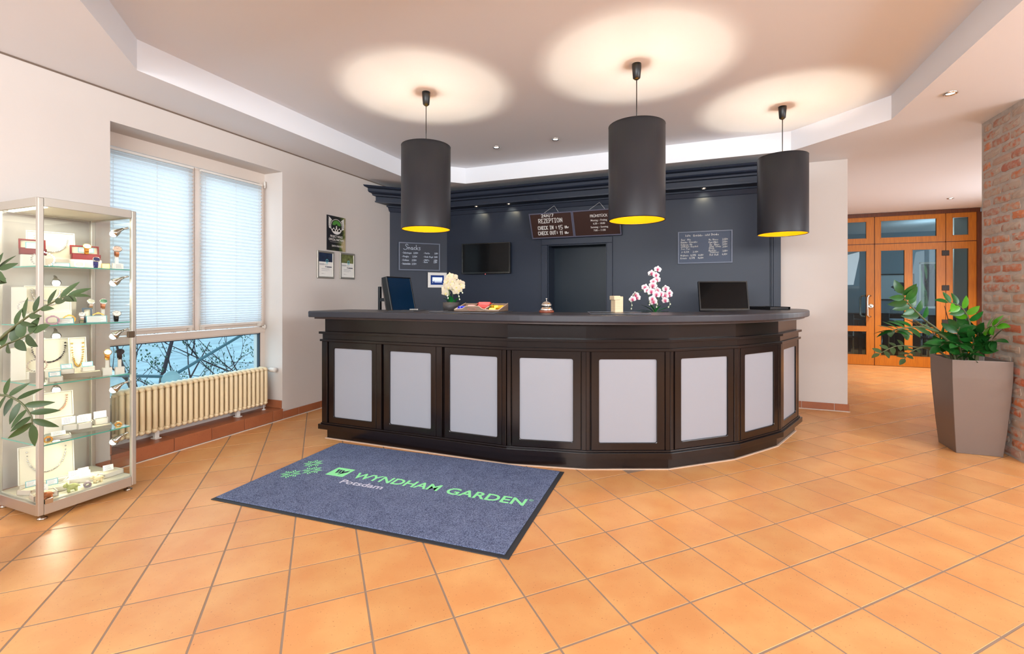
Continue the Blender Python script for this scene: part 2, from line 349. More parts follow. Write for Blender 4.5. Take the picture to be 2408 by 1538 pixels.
G = {  # hand-drawn stroke letters on a 4 x 6 cell (capital height 6), width first
'A': (4, '00 26 40|12 32'), 'B': (3.6, '00 06 26 35 34 23 03|23 32 31 20 00'), 'C': (3.6, '35 26 16 05 01 10 20 31'), 'D': (3.8, '00 06 16 34 32 10 00'), 'E': (3.2, '30 00 06 36|03 23'),
'F': (3.2, '00 06 36|03 23'), 'G': (4, '35 26 16 05 01 10 30 33 23'), 'H': (3.8, '00 06|30 36|03 33'), 'I': (3, '06 26|16 10|00 20'), 'J': (3, '06 36|26 21 10 00'), 'K': (3.6, '00 06|36 03 30'),
'M': (4.6, '00 06 23 46 40'), 'N': (4, '00 06 30 36'), 'O': (4, '16 05 01 10 20 31 35 26 16'), 'P': (3.4, '00 06 26 35 34 23 03'), 'R': (3.6, '00 06 26 35 34 23 03|13 30'), 'S': (3.4, '35 26 16 05 14 23 32 31 20 10 01'),
'T': (3.4, '06 36|15 10'), 'U': (3.8, '06 01 10 20 31 36'), 'V': (3.6, '06 20 36'), 'W': (5, '06 10 24 30 46'), 'Z': (3.4, '06 36 00 30'),
'a': (3, '33 13 02 01 10 20 31|33 30'), 'b': (3, '06 00 20 31 32 23 03'), 'c': (2.6, '23 13 02 01 10 20'), 'd': (3, '36 30 10 01 02 13 33'), 'e': (2.8, '02 22 23 13 02 01 10 20'), 'f': (2.2, '26 16 15 10|04 24'),
'g': (3, '33 13 02 01 10 30|33 3a 2b 0b'), 'h': (3, '06 00|02 13 23 32 30'), 'i': (1.2, '03 00|05 05.4'), 'j': (1.8, '13 1a 0b|15 15.4'), 'k': (2.8, '06 00|23 01 20'), 'l': (1.4, '06 01 10'), 'm': (4, '00 03 13 10|13 23 33 30'.replace('|13 23', '|12 23')),
'n': (3, '00 03|02 13 23 32 30'), 'o': (2.8, '13 02 01 10 20 22 13'), 'p': (3, '03 0b|03 23 32 31 20 00'), 'r': (2.2, '00 03|02 13 23'), 's': (2.6, '23 13 02 21 20 00'), 't': (2.2, '15 11 20|03 23'), 'u': (3, '03 01 10 20 33|33 30'),
'v': (2.6, '03 10 23'), 'w': (3.6, '03 10 23 30 43'), 'y': (2.8, '03 10|23 0b'), 'z': (2.6, '03 23 00 20'), 'x': (2.6, '03 20|00 23'), 'ß': (2.8, '0b 05 16 25 24 13 22 21 10'),
'0': (3.4, '16 05 01 10 20 31 35 26 16'), '1': (2.2, '04 16 10'), '2': (3.2, '05 16 26 34 00 30'), '3': (3.2, '05 16 26 35 23 32 31 20 00'), '4': (3.4, '26 02 32|23 20'), '5': (3.2, '36 06 03 23 32 31 20 00'), '6': (3.2, '26 03 01 10 20 31 23 03'),
'7': (3.2, '06 36 10'), '8': (3.2, '13 04 05 16 26 35 34 23 13 02 01 10 20 31 32 23'), '9': (3.2, '33 13 04 05 16 26 35 10'),
',': (1.2, '01 0a'), '.': (1, '00 00.4'), '-': (2.4, '02 22'), '–': (3, '03 33'), '/': (2.6, '0a 27'), '|': (1.4, '01 06'), "'": (1, '06 05'), ':': (1, '01 01.4|03 03.4'), '€': (3.2, '35 25 14 12 21 31|04 24|03 23'), '•': (1.6, '02 02.4 12.4 12 02'), '&': (3.4, '30 05 16 25 01 10 32'), ' ': (2.2, ''),
'ä': (3, '33 13 02 01 10 20 31|33 30|05 05.4|25 25.4'), 'ö': (2.8, '13 02 01 10 20 22 13|05 05.4|25 25.4'), 'ü': (3, '03 01 10 20 33|33 30|05 05.4|25 25.4')}
def _num(q):
    x = int(q[0]); y = q[1:]
    return x, {'a': -1, 'b': -2}.get(y, None) if y in ('a', 'b') else float(y)
def hand(mb, s, x, y, h, w=None, wob=.12, slant=.08, gap=1.0, condense=1.0):
    """write s with strokes; (x, y) = left end of the base line, h = capital height"""
    u = h / 6; x0 = x; w = w or h * .13
    for ch in s:
        wd, st = G.get(ch, (3, ''))
        for stroke in st.split('|'):
            pts = []
            for q in stroke.split():
                a, b = _num(q); a += random.uniform(-wob, wob); b += random.uniform(-wob, wob)
                pts.append((x + (a + b * slant) * u * condense, y + b * u))
            if len(pts) > 1: mb.ribbon(pts, w)
        x += (wd + gap) * u * condense
    return x
def hand_w(s, h, gap=1.0, condense=1.0): return sum((G.get(c, (3, ''))[0] + gap) for c in s) * h / 6 * condense
def hand_fit(mb, s, x, y, h, width, **k):
    return hand(mb, s, x, y, h, condense=width / hand_w(s, h, k.get('gap', 1.0)), **k)

# ================================================================== SETTING
XL, YB, ZC, ZT = -3.875, 5.80, 2.70, 2.90
YN, XR, YH = -3.4, 4.45, 9.8

# floor: grout bed with tiles laid diagonally
fl = obj('floor', MB().box(XL - .4, YN, -.06, 7.2, 13.1, -.0011), grout_m, kind='structure')
def cam_xy(x, y): return x * cos(YAW) + y * sin(YAW), -x * sin(YAW) + y * cos(YAW)
def in_poly(x, y, P):
    c = False; j = len(P) - 1
    for i in range(len(P)):
        if (P[i][1] > y) != (P[j][1] > y) and x < (P[j][0] - P[i][0]) * (y - P[i][1]) / (P[j][1] - P[i][1]) + P[i][0]: c = not c
        j = i
    return c
BASE = [(-3.008, 3.085), (-1.299, 3.092), (-.743, 3.2), (-.195, 3.418), (.261, 3.807), (.609, 4.264), (.83, 4.797)]
hidden = BASE + [(.83, 5.8), (-3.0, 5.8)]
o0 = Vector((-6.2278 * .3, 5.6839 * .3)); o0 = Vector((o0.x * cos(YAW) - o0.y * sin(YAW), o0.x * sin(YAW) + o0.y * cos(YAW)))
di = Vector((cos(R(45)), sin(R(45)))); dj = Vector((-di.y, di.x)); T = .30; hs = .1460; ch = .0008
tv = [(-hs, -hs, -.0030), (hs, -hs, -.0030), (hs, hs, -.0030), (-hs, hs, -.0030)] + [(-hs, -hs, -ch), (hs, -hs, -ch), (hs, hs, -ch), (-hs, hs, -ch)] + [(-hs + ch, -hs + ch, 0), (hs - ch, -hs + ch, 0), (hs - ch, hs - ch, 0), (-hs + ch, hs - ch, 0)]
tf = [(8, 9, 10, 11)] + [(i + a, (i + 1) % 4 + a, (i + 1) % 4 + a + 4, i + a + 4) for a in (0, 4) for i in range(4)]
tmb = MB(); tmb.add(tv, tf); tile_me = tmb.mesh('tile', tile_m)
cand = []
for i in range(-45, 60):
    for j in range(-45, 60):
        c = o0 + di * (i + .5) * T + dj * (j + .5) * T
        X, Y = cam_xy(c.x, c.y)
        if not (XL - .1 < c.x < 6 and -.6 < c.y < 13): continue
        if c.x < XL + .0 and not (1.9 < c.y < 3.4): continue
        if c.x > XR + .15 and c.y < YH: continue
        if in_poly(c.x, c.y, hidden) and in_poly(c.x, c.y + .25, hidden) and in_poly(c.x + .2, c.y, hidden) and in_poly(c.x - .2, c.y - .2, hidden): continue
        if c.x < 1.3 and c.y > 6.05: continue
        vis = Y > .3 and -1.2 < X / max(Y, .01) < 1.17 and 1.245 / max(Y, .01) < .86
        cand.append((0 if vis else 1, Y if vis else math.hypot(X, Y), c))
cand.sort(key=lambda q: (q[0], q[1]))
rest = MB()
for n_, (v_, y_, c) in enumerate(cand):
    if n_ < 300 and v_ == 0:
        o = obj('tile', tile_me, None, fl, (c.x, c.y, random.uniform(-.0004, .0003)), (R(random.uniform(-.12, .12)), R(random.uniform(-.12, .12)), R(45)))
    else:
        rest.T = Matrix.Translation((c.x, c.y, 0)) @ Matrix.Rotation(R(45), 4, 'Z'); rest.add(tv, tf)
obj('tile_field', rest, tile_m, fl, kind='stuff')

# left wall with window niche
WY0, WY1, WZ0, WZ1 = 1.947, 3.382, .11, 2.48
wl = MB(); wl.box(XL - .4, YN, 0, XL, WY0, ZC); wl.box(XL - .4, WY1, 0, XL, YB + .3, ZC); wl.box(XL - .4, WY0, WZ1, XL, WY1, ZC); wl.box(XL - .4, WY0, -.05, XL - .012, WY1, WZ0 - .012)
wall_left = obj('wall_left', wl, wall_m, kind='structure')
# low parapet behind the radiator below the glass
wall_below = obj('window_apron', MB().box(-4.20, WY0, WZ0 - .012, -4.09, WY1, .42), wall_m, wall_left)
# ledge tiles
def skirting(name, parent, segs, z0, z1, th, horiz_axis, fixed, sgn, mat_=skirt_m):
    for a, b in segs:
        m = MB()
        if horiz_axis == 'y': m.box(fixed, a + .002, z0, fixed + sgn * th, b - .002, z1)
        else: m.box(a + .002, fixed, z0, b - .002, fixed + sgn * th, z1)
        obj('tile', m, mat_, parent, bevel=.002, seg=1)
bl = obj('baseboard_left', MB().box(XL - .0005, YN, .0, XL + .006, WY0, .0775).box(XL - .0005, WY1, 0, XL + .006, 5.06, .0775).box(XL, YN, 0, XL + .018, 5.06, .006), white_grout, kind='structure')
skirting('t', bl, [(3.382, 3.571), (3.571, 3.865), (3.865, 4.165), (4.165, 4.465), (4.465, 4.765), (4.765, 5.05)] + [(.147 + .3 * k, .447 + .3 * k) for k in range(6)], .008, .08, .012, 'y', XL, 1)
ledge = obj('trim_1', MB().box(XL - .25, WY0, .0, XL + .002, WY1, WZ0 - .004), white_grout, kind='structure')
ys = [WY0, 2.066, 2.366, 2.666, 2.966, 3.267, WY1]
for a, b in zip(ys[:-1], ys[1:]):
    obj('tile', MB().box(XL, a + .002, .008, XL + .012, b - .002, WZ0 - .008), skirt_m, ledge, bevel=.002, seg=1)
    obj('tile', MB().box(XL - .225, a + .002, WZ0 - .012, XL + .012, b - .002, WZ0), skirt_m, ledge, bevel=.002, seg=1)
obj('tile', MB().box(XL - .225, WY1 - .012, WZ0 + .002, XL - .004, WY1, WZ0 + .08), skirt_m, ledge, bevel=.002, seg=1)
obj('tile', MB().box(XL - .225, WY0, WZ0 + .002, XL - .004, WY0 + .012, WZ0 + .08), skirt_m, ledge, bevel=.002, seg=1)

# back wall (with door opening) and hall wall
DX0, DX1, DZ = -1.816, -1.047, 1.895
wb = MB(); wb.box(XL - .4, YB, 0, DX0, YB + .15, ZC); wb.box(DX1, YB, 0, 1.494, YB + .15, ZC); wb.box(DX0, YB, DZ, DX1, YB + .15, ZC)
wall_back = obj('wall_back', wb, wall_m, kind='structure')
wall_hall = obj('wall_hall', MB().box(1.344, YB + .15, 0, 1.494, YH + .15, ZC), wall_m, kind='structure')
YP = 5.65
pm = MB()
pm.box(-3.34, YP, 0, DX0, YB, 2.56); pm.box(DX1, YP, 0, .842, YB, 2.56); pm.box(DX0, YP, DZ, DX1, YB, 2.56)
pm.prism([(XL, 5.092), (-3.30, 5.667), (-3.30, YB), (XL, YB)], 0, 2.56)
panelling = obj('navy_panelling', pm, navy_m, wall_back, label='dark navy panelling across the corner and the wall behind the counter')
tm = MB()
for x0, x1, d in ((.742, .757, .012), (.77, .842, .03), (.752, .775, .02)): tm.box(x0, YP - d, 0, x1, YP, 2.45)
obj('edge_moulding', tm, navy_m, wall_back, bevel=.003, seg=1)
bb = obj('baseboard_back', MB().box(.845, YB - .007, 0, 1.5, YB, .0775).box(.845, YB - .02, 0, 1.512, YB, .006).box(1.494, YB - .007, 0, 1.501, YH, .0775), white_grout, kind='structure')
skirting('t', bb, [(.845, 1.068), (1.068, 1.372), (1.372, 1.506)], .008, .08, .012, 'x', YB, -1)
skirting('t', bb, [(YB - .012 + .3 * k, YB + .288 + .3 * k) for k in range(13)], .008, .08, .012, 'y', 1.494, 1)

# cornice: stepped profile swept along the 45 degree corner panel and the back panel
prof = [(0, 2.365), (.002, 2.372), (.012, 2.375), (.03, 2.425), (.05, 2.428), (.05, 2.445), (.215, 2.445), (.218, 2.462), (.205, 2.466), (.205, 2.52), (.25, 2.523), (.255, 2.54), (.262, 2.545), (.30, 2.552), (.312, 2.565), (.312, 2.598), (.36, 2.606), (.375, 2.625), (0, 2.625)]
def sweep(path, nrm, prof):
    vs = []; n = len(prof)
    for (px, py), (nx, ny) in zip(path, nrm): vs += [(px + nx * d, py + ny * d, z) for d, z in prof]
    fs = []
    for i in range(len(path) - 1):
        for k in range(n): fs.append((i * n + k, (i + 1) * n + k, (i + 1) * n + (k + 1) % n, i * n + (k + 1) % n))
    fs += [tuple(range(n)), tuple(reversed(range((len(path) - 1) * n, len(path) * n)))]
    return vs, fs
c45 = 1 / math.sqrt(2)
# mitre normals: at the left wall the profile runs along the wall, at the inner corner along the bisector
cm = MB(); cm.add(*sweep([(XL, 5.092), (-3.317, YP), (.842, YP)], [(0, -math.sqrt(2)), (math.tan(R(22.5)), -1), (0, -1)], prof))
trim2 = obj('trim_2', cm, navy_m, kind='structure', label='stepped dark navy cornice over the panelling')
# door in the panelling
door1 = obj('door_1', MB().box(DX0, YB + .10, 0, DX1, YB + .145, DZ), navy_door, kind='structure')
cs = MB(); cs.box(DX0 - .078, YP - .028, 0, DX0, YP, DZ); cs.box(DX1, YP - .028, 0, DX1 + .072, YP, DZ); cs.box(DX0 - .078, YP - .029, DZ, DX1 + .072, YP, DZ + .078)
jm = MB(); jm.box(DX0 - .0005, YP, 0, DX0 + .012, YB + .10, DZ); jm.box(DX1 - .012, YP, 0, DX1 + .0005, YB + .10, DZ); jm.box(DX0 + .012, YP, DZ - .012, DX1 - .012, YB + .10, DZ + .0005); obj('door_jamb', jm, navy_m, door1)
obj('door_casing', cs, navy_m, door1, bevel=.004)
obj('door_handle', MB().tube([(DX1 - .06, YB + .10, 1.02), (DX1 - .06, YB + .05, 1.02), (DX1 - .07, YB + .04, 1.02), (DX1 - .18, YB + .04, 1.02)], .008), steel, door1)

# ceiling with an octagonal recess
OX0, OX1, OY0, OY1, CC = -3.375, 1.495, 1.28, 5.27, .56
octo = [(OX0 + CC, OY0), (OX1 - CC, OY0), (OX1, OY0 + CC), (OX1, OY1 - CC * 1.15), (OX1 - CC * 1.1, OY1), (OX0 + CC, OY1), (OX0, OY1 - CC), (OX0, OY0 + CC)]
outer = [(XL - .4, YN - .2), (XR + .2, YN - .2), (XR + .2, YH + .15), (XL - .4, YH + .15)]
allp = outer + octo
tri = tessellate_polygon([[Vector((x, y, 0)) for x, y in outer], [Vector((x, y, 0)) for x, y in octo]])
cmb = MB(); cmb.add([(x, y, ZC) for x, y in allp], [tuple(t) for t in tri])
n8 = len(octo)
cmb.add([(x, y, ZC) for x, y in octo] + [(x, y, ZT) for x, y in octo], [(i, (i + 1) % n8, n8 + (i + 1) % n8, n8 + i) for i in range(n8)] + [tuple(range(n8, 2 * n8))])
ceiling = obj('ceiling', cmb, ceil_m, kind='structure')
slab = obj('ceiling_slab', MB().box(XL - .4, YN - .2, 3.0, 7.2, 13.2, 3.1), ceil_m, ceiling)
gap = obj('joint_shade_strip', MB().box(XL, YN, ZC - .012, XL + .001, YB, ZC), mat('joint_shadow', lin(120, 104, 92), .9), ceiling)  # flat strip, coloured dark for the shade in the ceiling joint

# near wall (behind the camera) and right wall; unseen openings added for the fill lights
wn = MB(); wn.box(XL - .4, YN - .2, 0, -3.1, YN, ZC); wn.box(3.5, YN - .2, 0, XR + .2, YN, ZC); wn.box(-3.1, YN - .2, 2.62, 3.5, YN, ZC); wn.box(-3.1, YN - .2, 0, 3.5, YN, 1.5)
obj('wall_near', wn, mat('near_wall_brown', lin(72, 58, 50), .8), kind='structure')
w2 = obj('unseen_window_2', MB().ring_frame(6.6, 1.12, (.06, .06, 6.54, 1.06), .07), frame_w, None, (-3.1, YN - .12, 1.5), kind='structure')  # unseen frame added around the front fill light
for k in range(1, 4): obj('mullion', MB().box(1.65 * k - .03, 0, .06, 1.65 * k + .03, .07, 1.06), frame_w, w2)
wr = MB(); wr.box(XR, YN - .2, 0, XR + .2, -.7, ZC); wr.box(XR, 3.5, 0, XR + .2, 6.4, ZC); wr.box(XR, 8.6, 0, XR + .2, YH + .15, ZC); wr.box(XR, 6.4, 0, XR + .2, 8.6, .9); wr.box(XR, 6.4, 2.35, XR + .2, 8.6, ZC); wr.box(XR, -.7, 2.6, XR + .2, 3.5, ZC); wr.box(XR, -.7, 0, XR + .2, 3.5, 1.45)
obj('wall_right', wr, wall_m, kind='structure')
w3 = obj('unseen_window_3', MB().box(XR + .06, -.7, 1.45, XR + .12, -.62, 2.6).box(XR + .06, 3.42, 1.45, XR + .12, 3.5, 2.6).box(XR + .06, 1.36, 1.53, XR + .12, 1.44, 2.52).box(XR + .06, -.62, 1.45, XR + .12, 3.42, 1.53).box(XR + .06, -.62, 2.52, XR + .12, 3.42, 2.6), frame_w, kind='structure')  # unseen frame added for the right fill light

w5 = obj('unseen_window_5', MB().box(XR + .06, 6.4, .9, XR + .12, 6.47, 2.35).box(XR + .06, 8.53, .9, XR + .12, 8.6, 2.35).box(XR + .06, 6.47, .9, XR + .12, 8.53, .97).box(XR + .06, 6.47, 2.28, XR + .12, 8.53, 2.35).box(XR + .06, 7.47, .97, XR + .12, 7.53, 2.28), frame_w, kind='structure')  # unseen frame added so the hall fill has an opening
# ---------------- window in the left wall
XW = -4.12
win = obj('window_1', MB().box(XW - .07, WY0, .42, XW, WY0 + .05, WZ1).box(XW - .07, WY1 - .055, .42, XW, WY1, WZ1).box(XW - .07, WY0 + .05, 2.375, XW, WY1 - .055, WZ1).box(XW - .07, WY0 + .05, .86, XW, WY1 - .055, .925).box(XW - .07, WY0 + .05, .42, XW, WY1 - .055, .47), frame_w, kind='structure')
def sash(y0, y1):
    m = MB(); m.T = Matrix(((0, -1, 0, XW + .022), (1, 0, 0, y0), (0, 0, 1, .935), (0, 0, 0, 1)))
    m.ring_frame(y1 - y0, 1.43, (.055, .055, y1 - y0 - .055, 1.375), .06)
    s_ = obj('sash', m, frame_w, win, bevel=.004)
    obj('pane', MB().box(XW - .03, y0 + .05, .985, XW - .024, y1 - .05, 2.315), glass_clear, s_)
YM = 2.675
sash(WY0 + .03, YM - .002); sash(YM + .002, WY1 - .03)
obj('pane', MB().box(XW - .04, WY0 + .05, .465, XW - .034, WY1 - .05, .865), glass_blue, win)
gk = MB(); gk.box(XW - .03, WY1 - .062, .465, XW + .002, WY1 - .052, .865); gk.box(XW - .03, WY0 + .05, .855, XW + .002, WY1 - .05, .862)
obj('glazing_seal', gk, mat('dark_seal', lin(38, 52, 66), .6), win)
obj('rail_moulding', MB().box(XW, WY0, .872, XW + .012, WY1, .925), frame_w, win, bevel=.003)
# hinges
obj('hinge', MB().cyl((XW + .03, WY1 - .022, .905), (XW + .03, WY1 - .022, .945), .009).cbox((XW + .03, WY1 - .03, .925), (.02, .03, .016)), white_pl, win)
obj('hinge', MB().cyl((XW + .03, WY1 - .022, 2.33), (XW + .03, WY1 - .022, 2.40), .009), white_pl, win)
# pleated blinds
def blind(y0, y1, z0, z1, label):
    t = thing('pleated_blind', label, 'blind', (XW + .05, (y0 + y1) / 2, z0), group='pleated blinds in the window')
    n = 46; zs = []
    # pleats pull closer together towards the bottom
    tot = sum(1 - .45 * max(0, 1 - i / 16) for i in range(n)); z = 0
    for i in range(n):
        zs.append(z); z += (1 - .45 * max(0, 1 - i / 16)) * (z1 - z0) / tot
    zs.append(z1 - z0); m = MB(); hw = (y1 - y0) / 2; vs = []
    for i in range(n):
        vs += [(-.012, -hw, zs[i]), (-.012, hw, zs[i]), (.010, -hw, (zs[i] * .45 + zs[i + 1] * .55)), (.010, hw, (zs[i] * .45 + zs[i + 1] * .55))]
    vs += [(-.012, -hw, zs[n]), (-.012, hw, zs[n])]
    fs = [(2 * k, 2 * k + 1, 2 * k + 3, 2 * k + 2) for k in range(2 * n)]
    m.add(vs, fs); obj('pleated_fabric', m, blind_m, t)
    obj('bottom_rail', MB().box(-.014, -hw, -.02, .012, hw, 0), white_pl, t)
    obj('head_rail', MB().box(-.014, -hw, z1 - z0, .012, hw, z1 - z0 + .016), white_pl, t)
    for yy in (-hw * .86, hw * .1, hw * .9):
        obj('cord', MB().cyl((.0, yy, 0), (.0, yy, z1 - z0), .0012, n=5), frame_w, t)
    for yy in (-hw + .02, hw - .02): obj('bracket', MB().box(-.02, yy - .012, -.045, .006, yy + .012, -.018), white_pl, t)
blind(2.02, 2.640, .985, 2.335, 'pale blue-white pleated blind in the half of the window nearer the glass showcase')
blind(2.706, 3.305, .985, 2.335, 'pale blue-white pleated blind in the half of the window nearer the wall certificates')

# ---------------- radiator
rd = thing('column_radiator', 'cream ribbed column radiator standing on the tiled ledge under the window', 'radiator', (-4.0, 2.64, WZ0))
col = MB()
for dx in (-.035, .0, .035): pass
# one section: three upright columns joined by top and bottom headers
secs = MB()
for dx in (-.045, 0, .045):
    secs.tube([(dx, 0, .085), (dx, 0, .10), (dx, 0, .38), (dx, 0, .40)], [.012, .0165, .0165, .012], 8)
secs.tube([(-.058, 0, .085), (-.04, 0, .078), (.04, 0, .078), (.058, 0, .085)], [.012, .021, .021, .012], 8)
secs.tube([(-.058, 0, .40), (-.04, 0, .408), (.04, 0, .408), (.058, 0, .40)], [.012, .021, .021, .012], 8)
sme = secs.mesh('radiator_section', cream_rad)
for k in range(28):
    obj('rib', sme, None, rd, (0, 3.26 - .0445 * k - 2.64, 0))
obj('manifold', MB().cyl((0, -.62, .39), (0, .66, .39), .012).cyl((0, -.62, .10), (0, .66, .10), .012), cream_rad, rd)
for y in (2.313, 3.001): obj('foot', MB().box(-.012, y - 2.64 - .016, 0, .012, y - 2.64 + .016, .08).box(-.03, y - 2.64 - .022, 0, .03, y - 2.64 + .022, .006).box(-.04, y - 2.64 - .03, .06, .04, y - 2.64 + .03, .07), white_pl, rd)
obj('drain_pipe', MB().cyl((0, 3.275 - 2.64, 0), (0, 3.275 - 2.64, .12), .007).cyl((0, 3.275 - 2.64, .0), (0, 3.275 - 2.64, .008), .018), white_pl, rd)
vm = MB(); vm.cyl((0, .63, .39), (0, .70, .39), .010); vm.T = Matrix.Translation((0, .70, .39)) @ Matrix.Rotation(R(90), 4, 'Y')
vm.lathe([(.014, -.01), (.016, .0), (.022, .006), (.024, .02), (.024, .075), (.02, .085)], n=14)
obj('thermostat_valve', vm, white_pl, rd)

# ---------------- outside
obj('lake_water', MB().box(-140, -90, -3.2, -6.5, 160, -3.0), water_m, kind='structure')
obj('far_shore', MB().box(-160, -120, -3.1, -139, 200, 3.0), mat('far_shore_green', lin(70, 98, 96), .9, noise=.3, nscale=.2), kind='structure')
obj('terrace_ground', MB().box(-6.6, -2, -3.1, -4.275, 9, -.9), mat('terrace_stone', lin(120, 124, 124), .9, noise=.2, nscale=4), kind='structure')
rl = thing('balcony_railing', 'blue-grey steel railing with slanting bars meeting at a round disc outside the window', 'railing', (-5.2, 3.2, -.9))
railm = mat('grey_green_steel', lin(88, 122, 132), .5)
m = W0(rl); m.T = m.T @ Matrix.Translation((-5.2, 3.147, .355)) @ Matrix.Rotation(R(90), 4, 'Y'); m.lathe([(.0, -.012), (.088, -.012), (.088, .012), (.0, .012)], n=28)
obj('disc', m, mat('disc_steel', lin(176, 206, 208), .5), rl)
obj('bar', W0(rl).cyl((-5.22, 3.21, .40), (-5.22, 4.6, 1.055), .017, n=8), railm, rl)
obj('bar', W0(rl).cyl((-5.22, 3.12, .385), (-5.22, 1.9, .62), .015, n=8), railm, rl)
for y in (1.9, 4.6): obj('post', W0(rl).box(-5.24, y - .02, -.9, -5.2, y + .02, 1.1), railm, rl)
obj('post', W0(rl).box(-5.24, 3.13, -.9, -5.2, 3.17, .33), railm, rl)
barkm = mat('bark', lin(74, 62, 66), .9); budm = mat('spring_buds', lin(84, 118, 96), .7)
def tree(name, label, base, branches, seed, nb):
    rnd = random.Random(seed); t = thing(name, label, 'tree', base, group=None)
    mb = MB(); bd = MB()
    def grow(p, d, L, r, lev):
        pts = [p]; dd = Vector(d).normalized(); n = 5
        for i in range(n):
            dd = (dd + Vector((rnd.uniform(-.2, .2), rnd.uniform(-.22, .22), rnd.uniform(-.14, .2)))).normalized(); pts.append(pts[-1] + dd * L / n)
        mb.tube(pts, [r * (1 - .75 * i / n) for i in range(n + 1)], 5)
        if lev >= 2:
            for q in pts[2:]:
                for _ in range(2):
                    c = q + Vector((rnd.uniform(-.03, .03), rnd.uniform(-.04, .04), rnd.uniform(-.03, .04))); bd.sph(c, rnd.uniform(.006, .012), 5, 3, (1, 1, 1.5))
        if lev < 3:
            for _ in range(nb if lev < 2 else 3):
                k = rnd.randint(1, n); a = rnd.uniform(0, 2 * pi)
                grow(pts[k], dd * .55 + Vector((rnd.uniform(-.5, .5), rnd.uniform(-1, 1), rnd.uniform(-.3, .8))), L * rnd.uniform(.4, .6), r * .45, lev + 1)
    for d, L, r in branches: grow(Vector((0, 0, 0)), d, L, r, 0)
    obj('branches', mb, barkm, t); b = obj('buds', bd, budm, t, kind='stuff')
tree('lakeside_tree', 'bare budding tree with a straight double trunk behind the railing disc', (-7.6, 4.3, -3.0), [((0, .03, 1), 5.0, .06), ((0, -.16, 1), 4.8, .05), ((0, .45, 1), 4.4, .04)], 3, 4)
tree('lakeside_tree', 'bare spreading shrub with slanting boughs below the right part of the window', (-7.2, 6.0, -2.6), [((0, .5, 1), 4.2, .045), ((0, -.35, 1), 4.0, .045), ((.1, .05, 1), 3.9, .03)], 11, 5)

# ---------------- pendant lamps
def pendant(loc, label):
    t = thing('pendant_lamp', label, 'lamp', (loc[0], loc[1], ZT), group='black drum pendant lamps over the counter')
    z0, z1, r = 1.78 - ZT, 2.455 - ZT, .198
    obj('lamp_shade', MB().lathe([(r, z0), (r, z1), (r - .004, z1), (r - .004, z0)], n=64, caps=False), shade_out, t)
    obj('shade_lining', MB().lathe([(r - .0045, z0 + .001), (r - .0045, z1 - .001)], n=64, caps=False), shade_in, t)
    obj('shade_rim', MB().lathe([(r + .0008, z0), (r + .0008, z0 + .004), (r - .006, z0 + .004), (r - .006, z0 - .001), (r + .0008, z0)], n=64, caps=False), black_pl, t)
    obj('shade_rim', MB().lathe([(r + .0008, z1 - .004), (r + .0008, z1), (r - .006, z1), (r - .006, z1 - .004), (r + .0008, z1 - .004)], n=64, caps=False), black_pl, t)
    obj('canopy', MB().lathe([(.033, 0), (.033, -.02), (.026, -.10), (.012, -.112)], n=24), black_pl, t)
    obj('cord', MB().cyl((0, 0, -.11), (0, 0, z1 - .07), .0035, n=8), black_pl, t)
    sp = MB()
    for k in range(3): a = R(35 + 120 * k); sp.cyl((0, 0, z1 - .045), ((r - .003) * cos(a), (r - .003) * sin(a), z1 - .012), .0025, n=6)
    obj('spider', sp, black_pl, t)
    obj('socket', MB().lathe([(.014, z1 - .146), (.024, z1 - .13), (.028, z1 - .09), (.033, z1 - .075), (.033, z1 - .06), (.012, z1 - .035)], n=16), black_pl, t)
    obj('bulb', MB().sph((0, 0, z1 - .17), .021, 14, 8), led_warm, t)
    point('lamp_light', (0, 0, z1 - .17), 92, (1, .88, .70), .024, t)
    return t
pendant((-2.061, 3.178), 'black drum pendant lamp with golden lining nearest the window wall')
pendant((-.406, 3.34), 'black drum pendant lamp with golden lining hanging in the middle above the counter')
pendant((.695, 4.559), 'black drum pendant lamp with golden lining above the rounded counter end')

# downlights
def downlight(x, y, z, label, r=.042, power=14, ring=chrome, nm='downlight', down=(0, 0, -1), bulb=None, bcol=(1, .92, .82), ang=95):
    t = thing(nm, label, 'light', (x, y, z), group='recessed ceiling spotlights')
    obj('trim_ring', MB().lathe([(r, 0.0), (r, -.006), (r * .8, -.01), (r * .62, -.003)], n=28, caps=False), ring, t)
    obj('bulb', MB().lathe([(.0, -.0030), (r * .55, -.0030), (r * .6, -.001)], n=20, caps=False), bulb or led_white, t)
    spot('downlight_beam', (0, 0, -.02), down, power, bcol, ang, .8, .02, t)
downlight(-2.094, 4.64, ZT, 'chrome recessed spotlight in the raised ceiling, the one nearer the left pendant lamp')
downlight(-1.402, 4.628, ZT, 'chrome recessed spotlight in the raised ceiling, the one nearer the middle pendant lamp')
downlight(1.696, 4.178, ZC, 'recessed spotlight in the low ceiling beside the brick pillar')
downlight(3.532, 8.7, ZC, 'small recessed spotlight in the hall ceiling before the glazed wooden doors', power=280)
for x, lab in ((-2.781, 'tiny lit spotlight under the navy cornice, nearer the corner'), (-2.308, 'tiny lit spotlight under the navy cornice, above the television'), (.064, 'tiny lit spotlight under the navy cornice, above the drinks board')):
    downlight(x, YP - .14, 2.445, lab, .03, 3.5, steel, 'cornice_spotlight', (0, .9, -.75), led_warm, (1, .84, .5), 80)

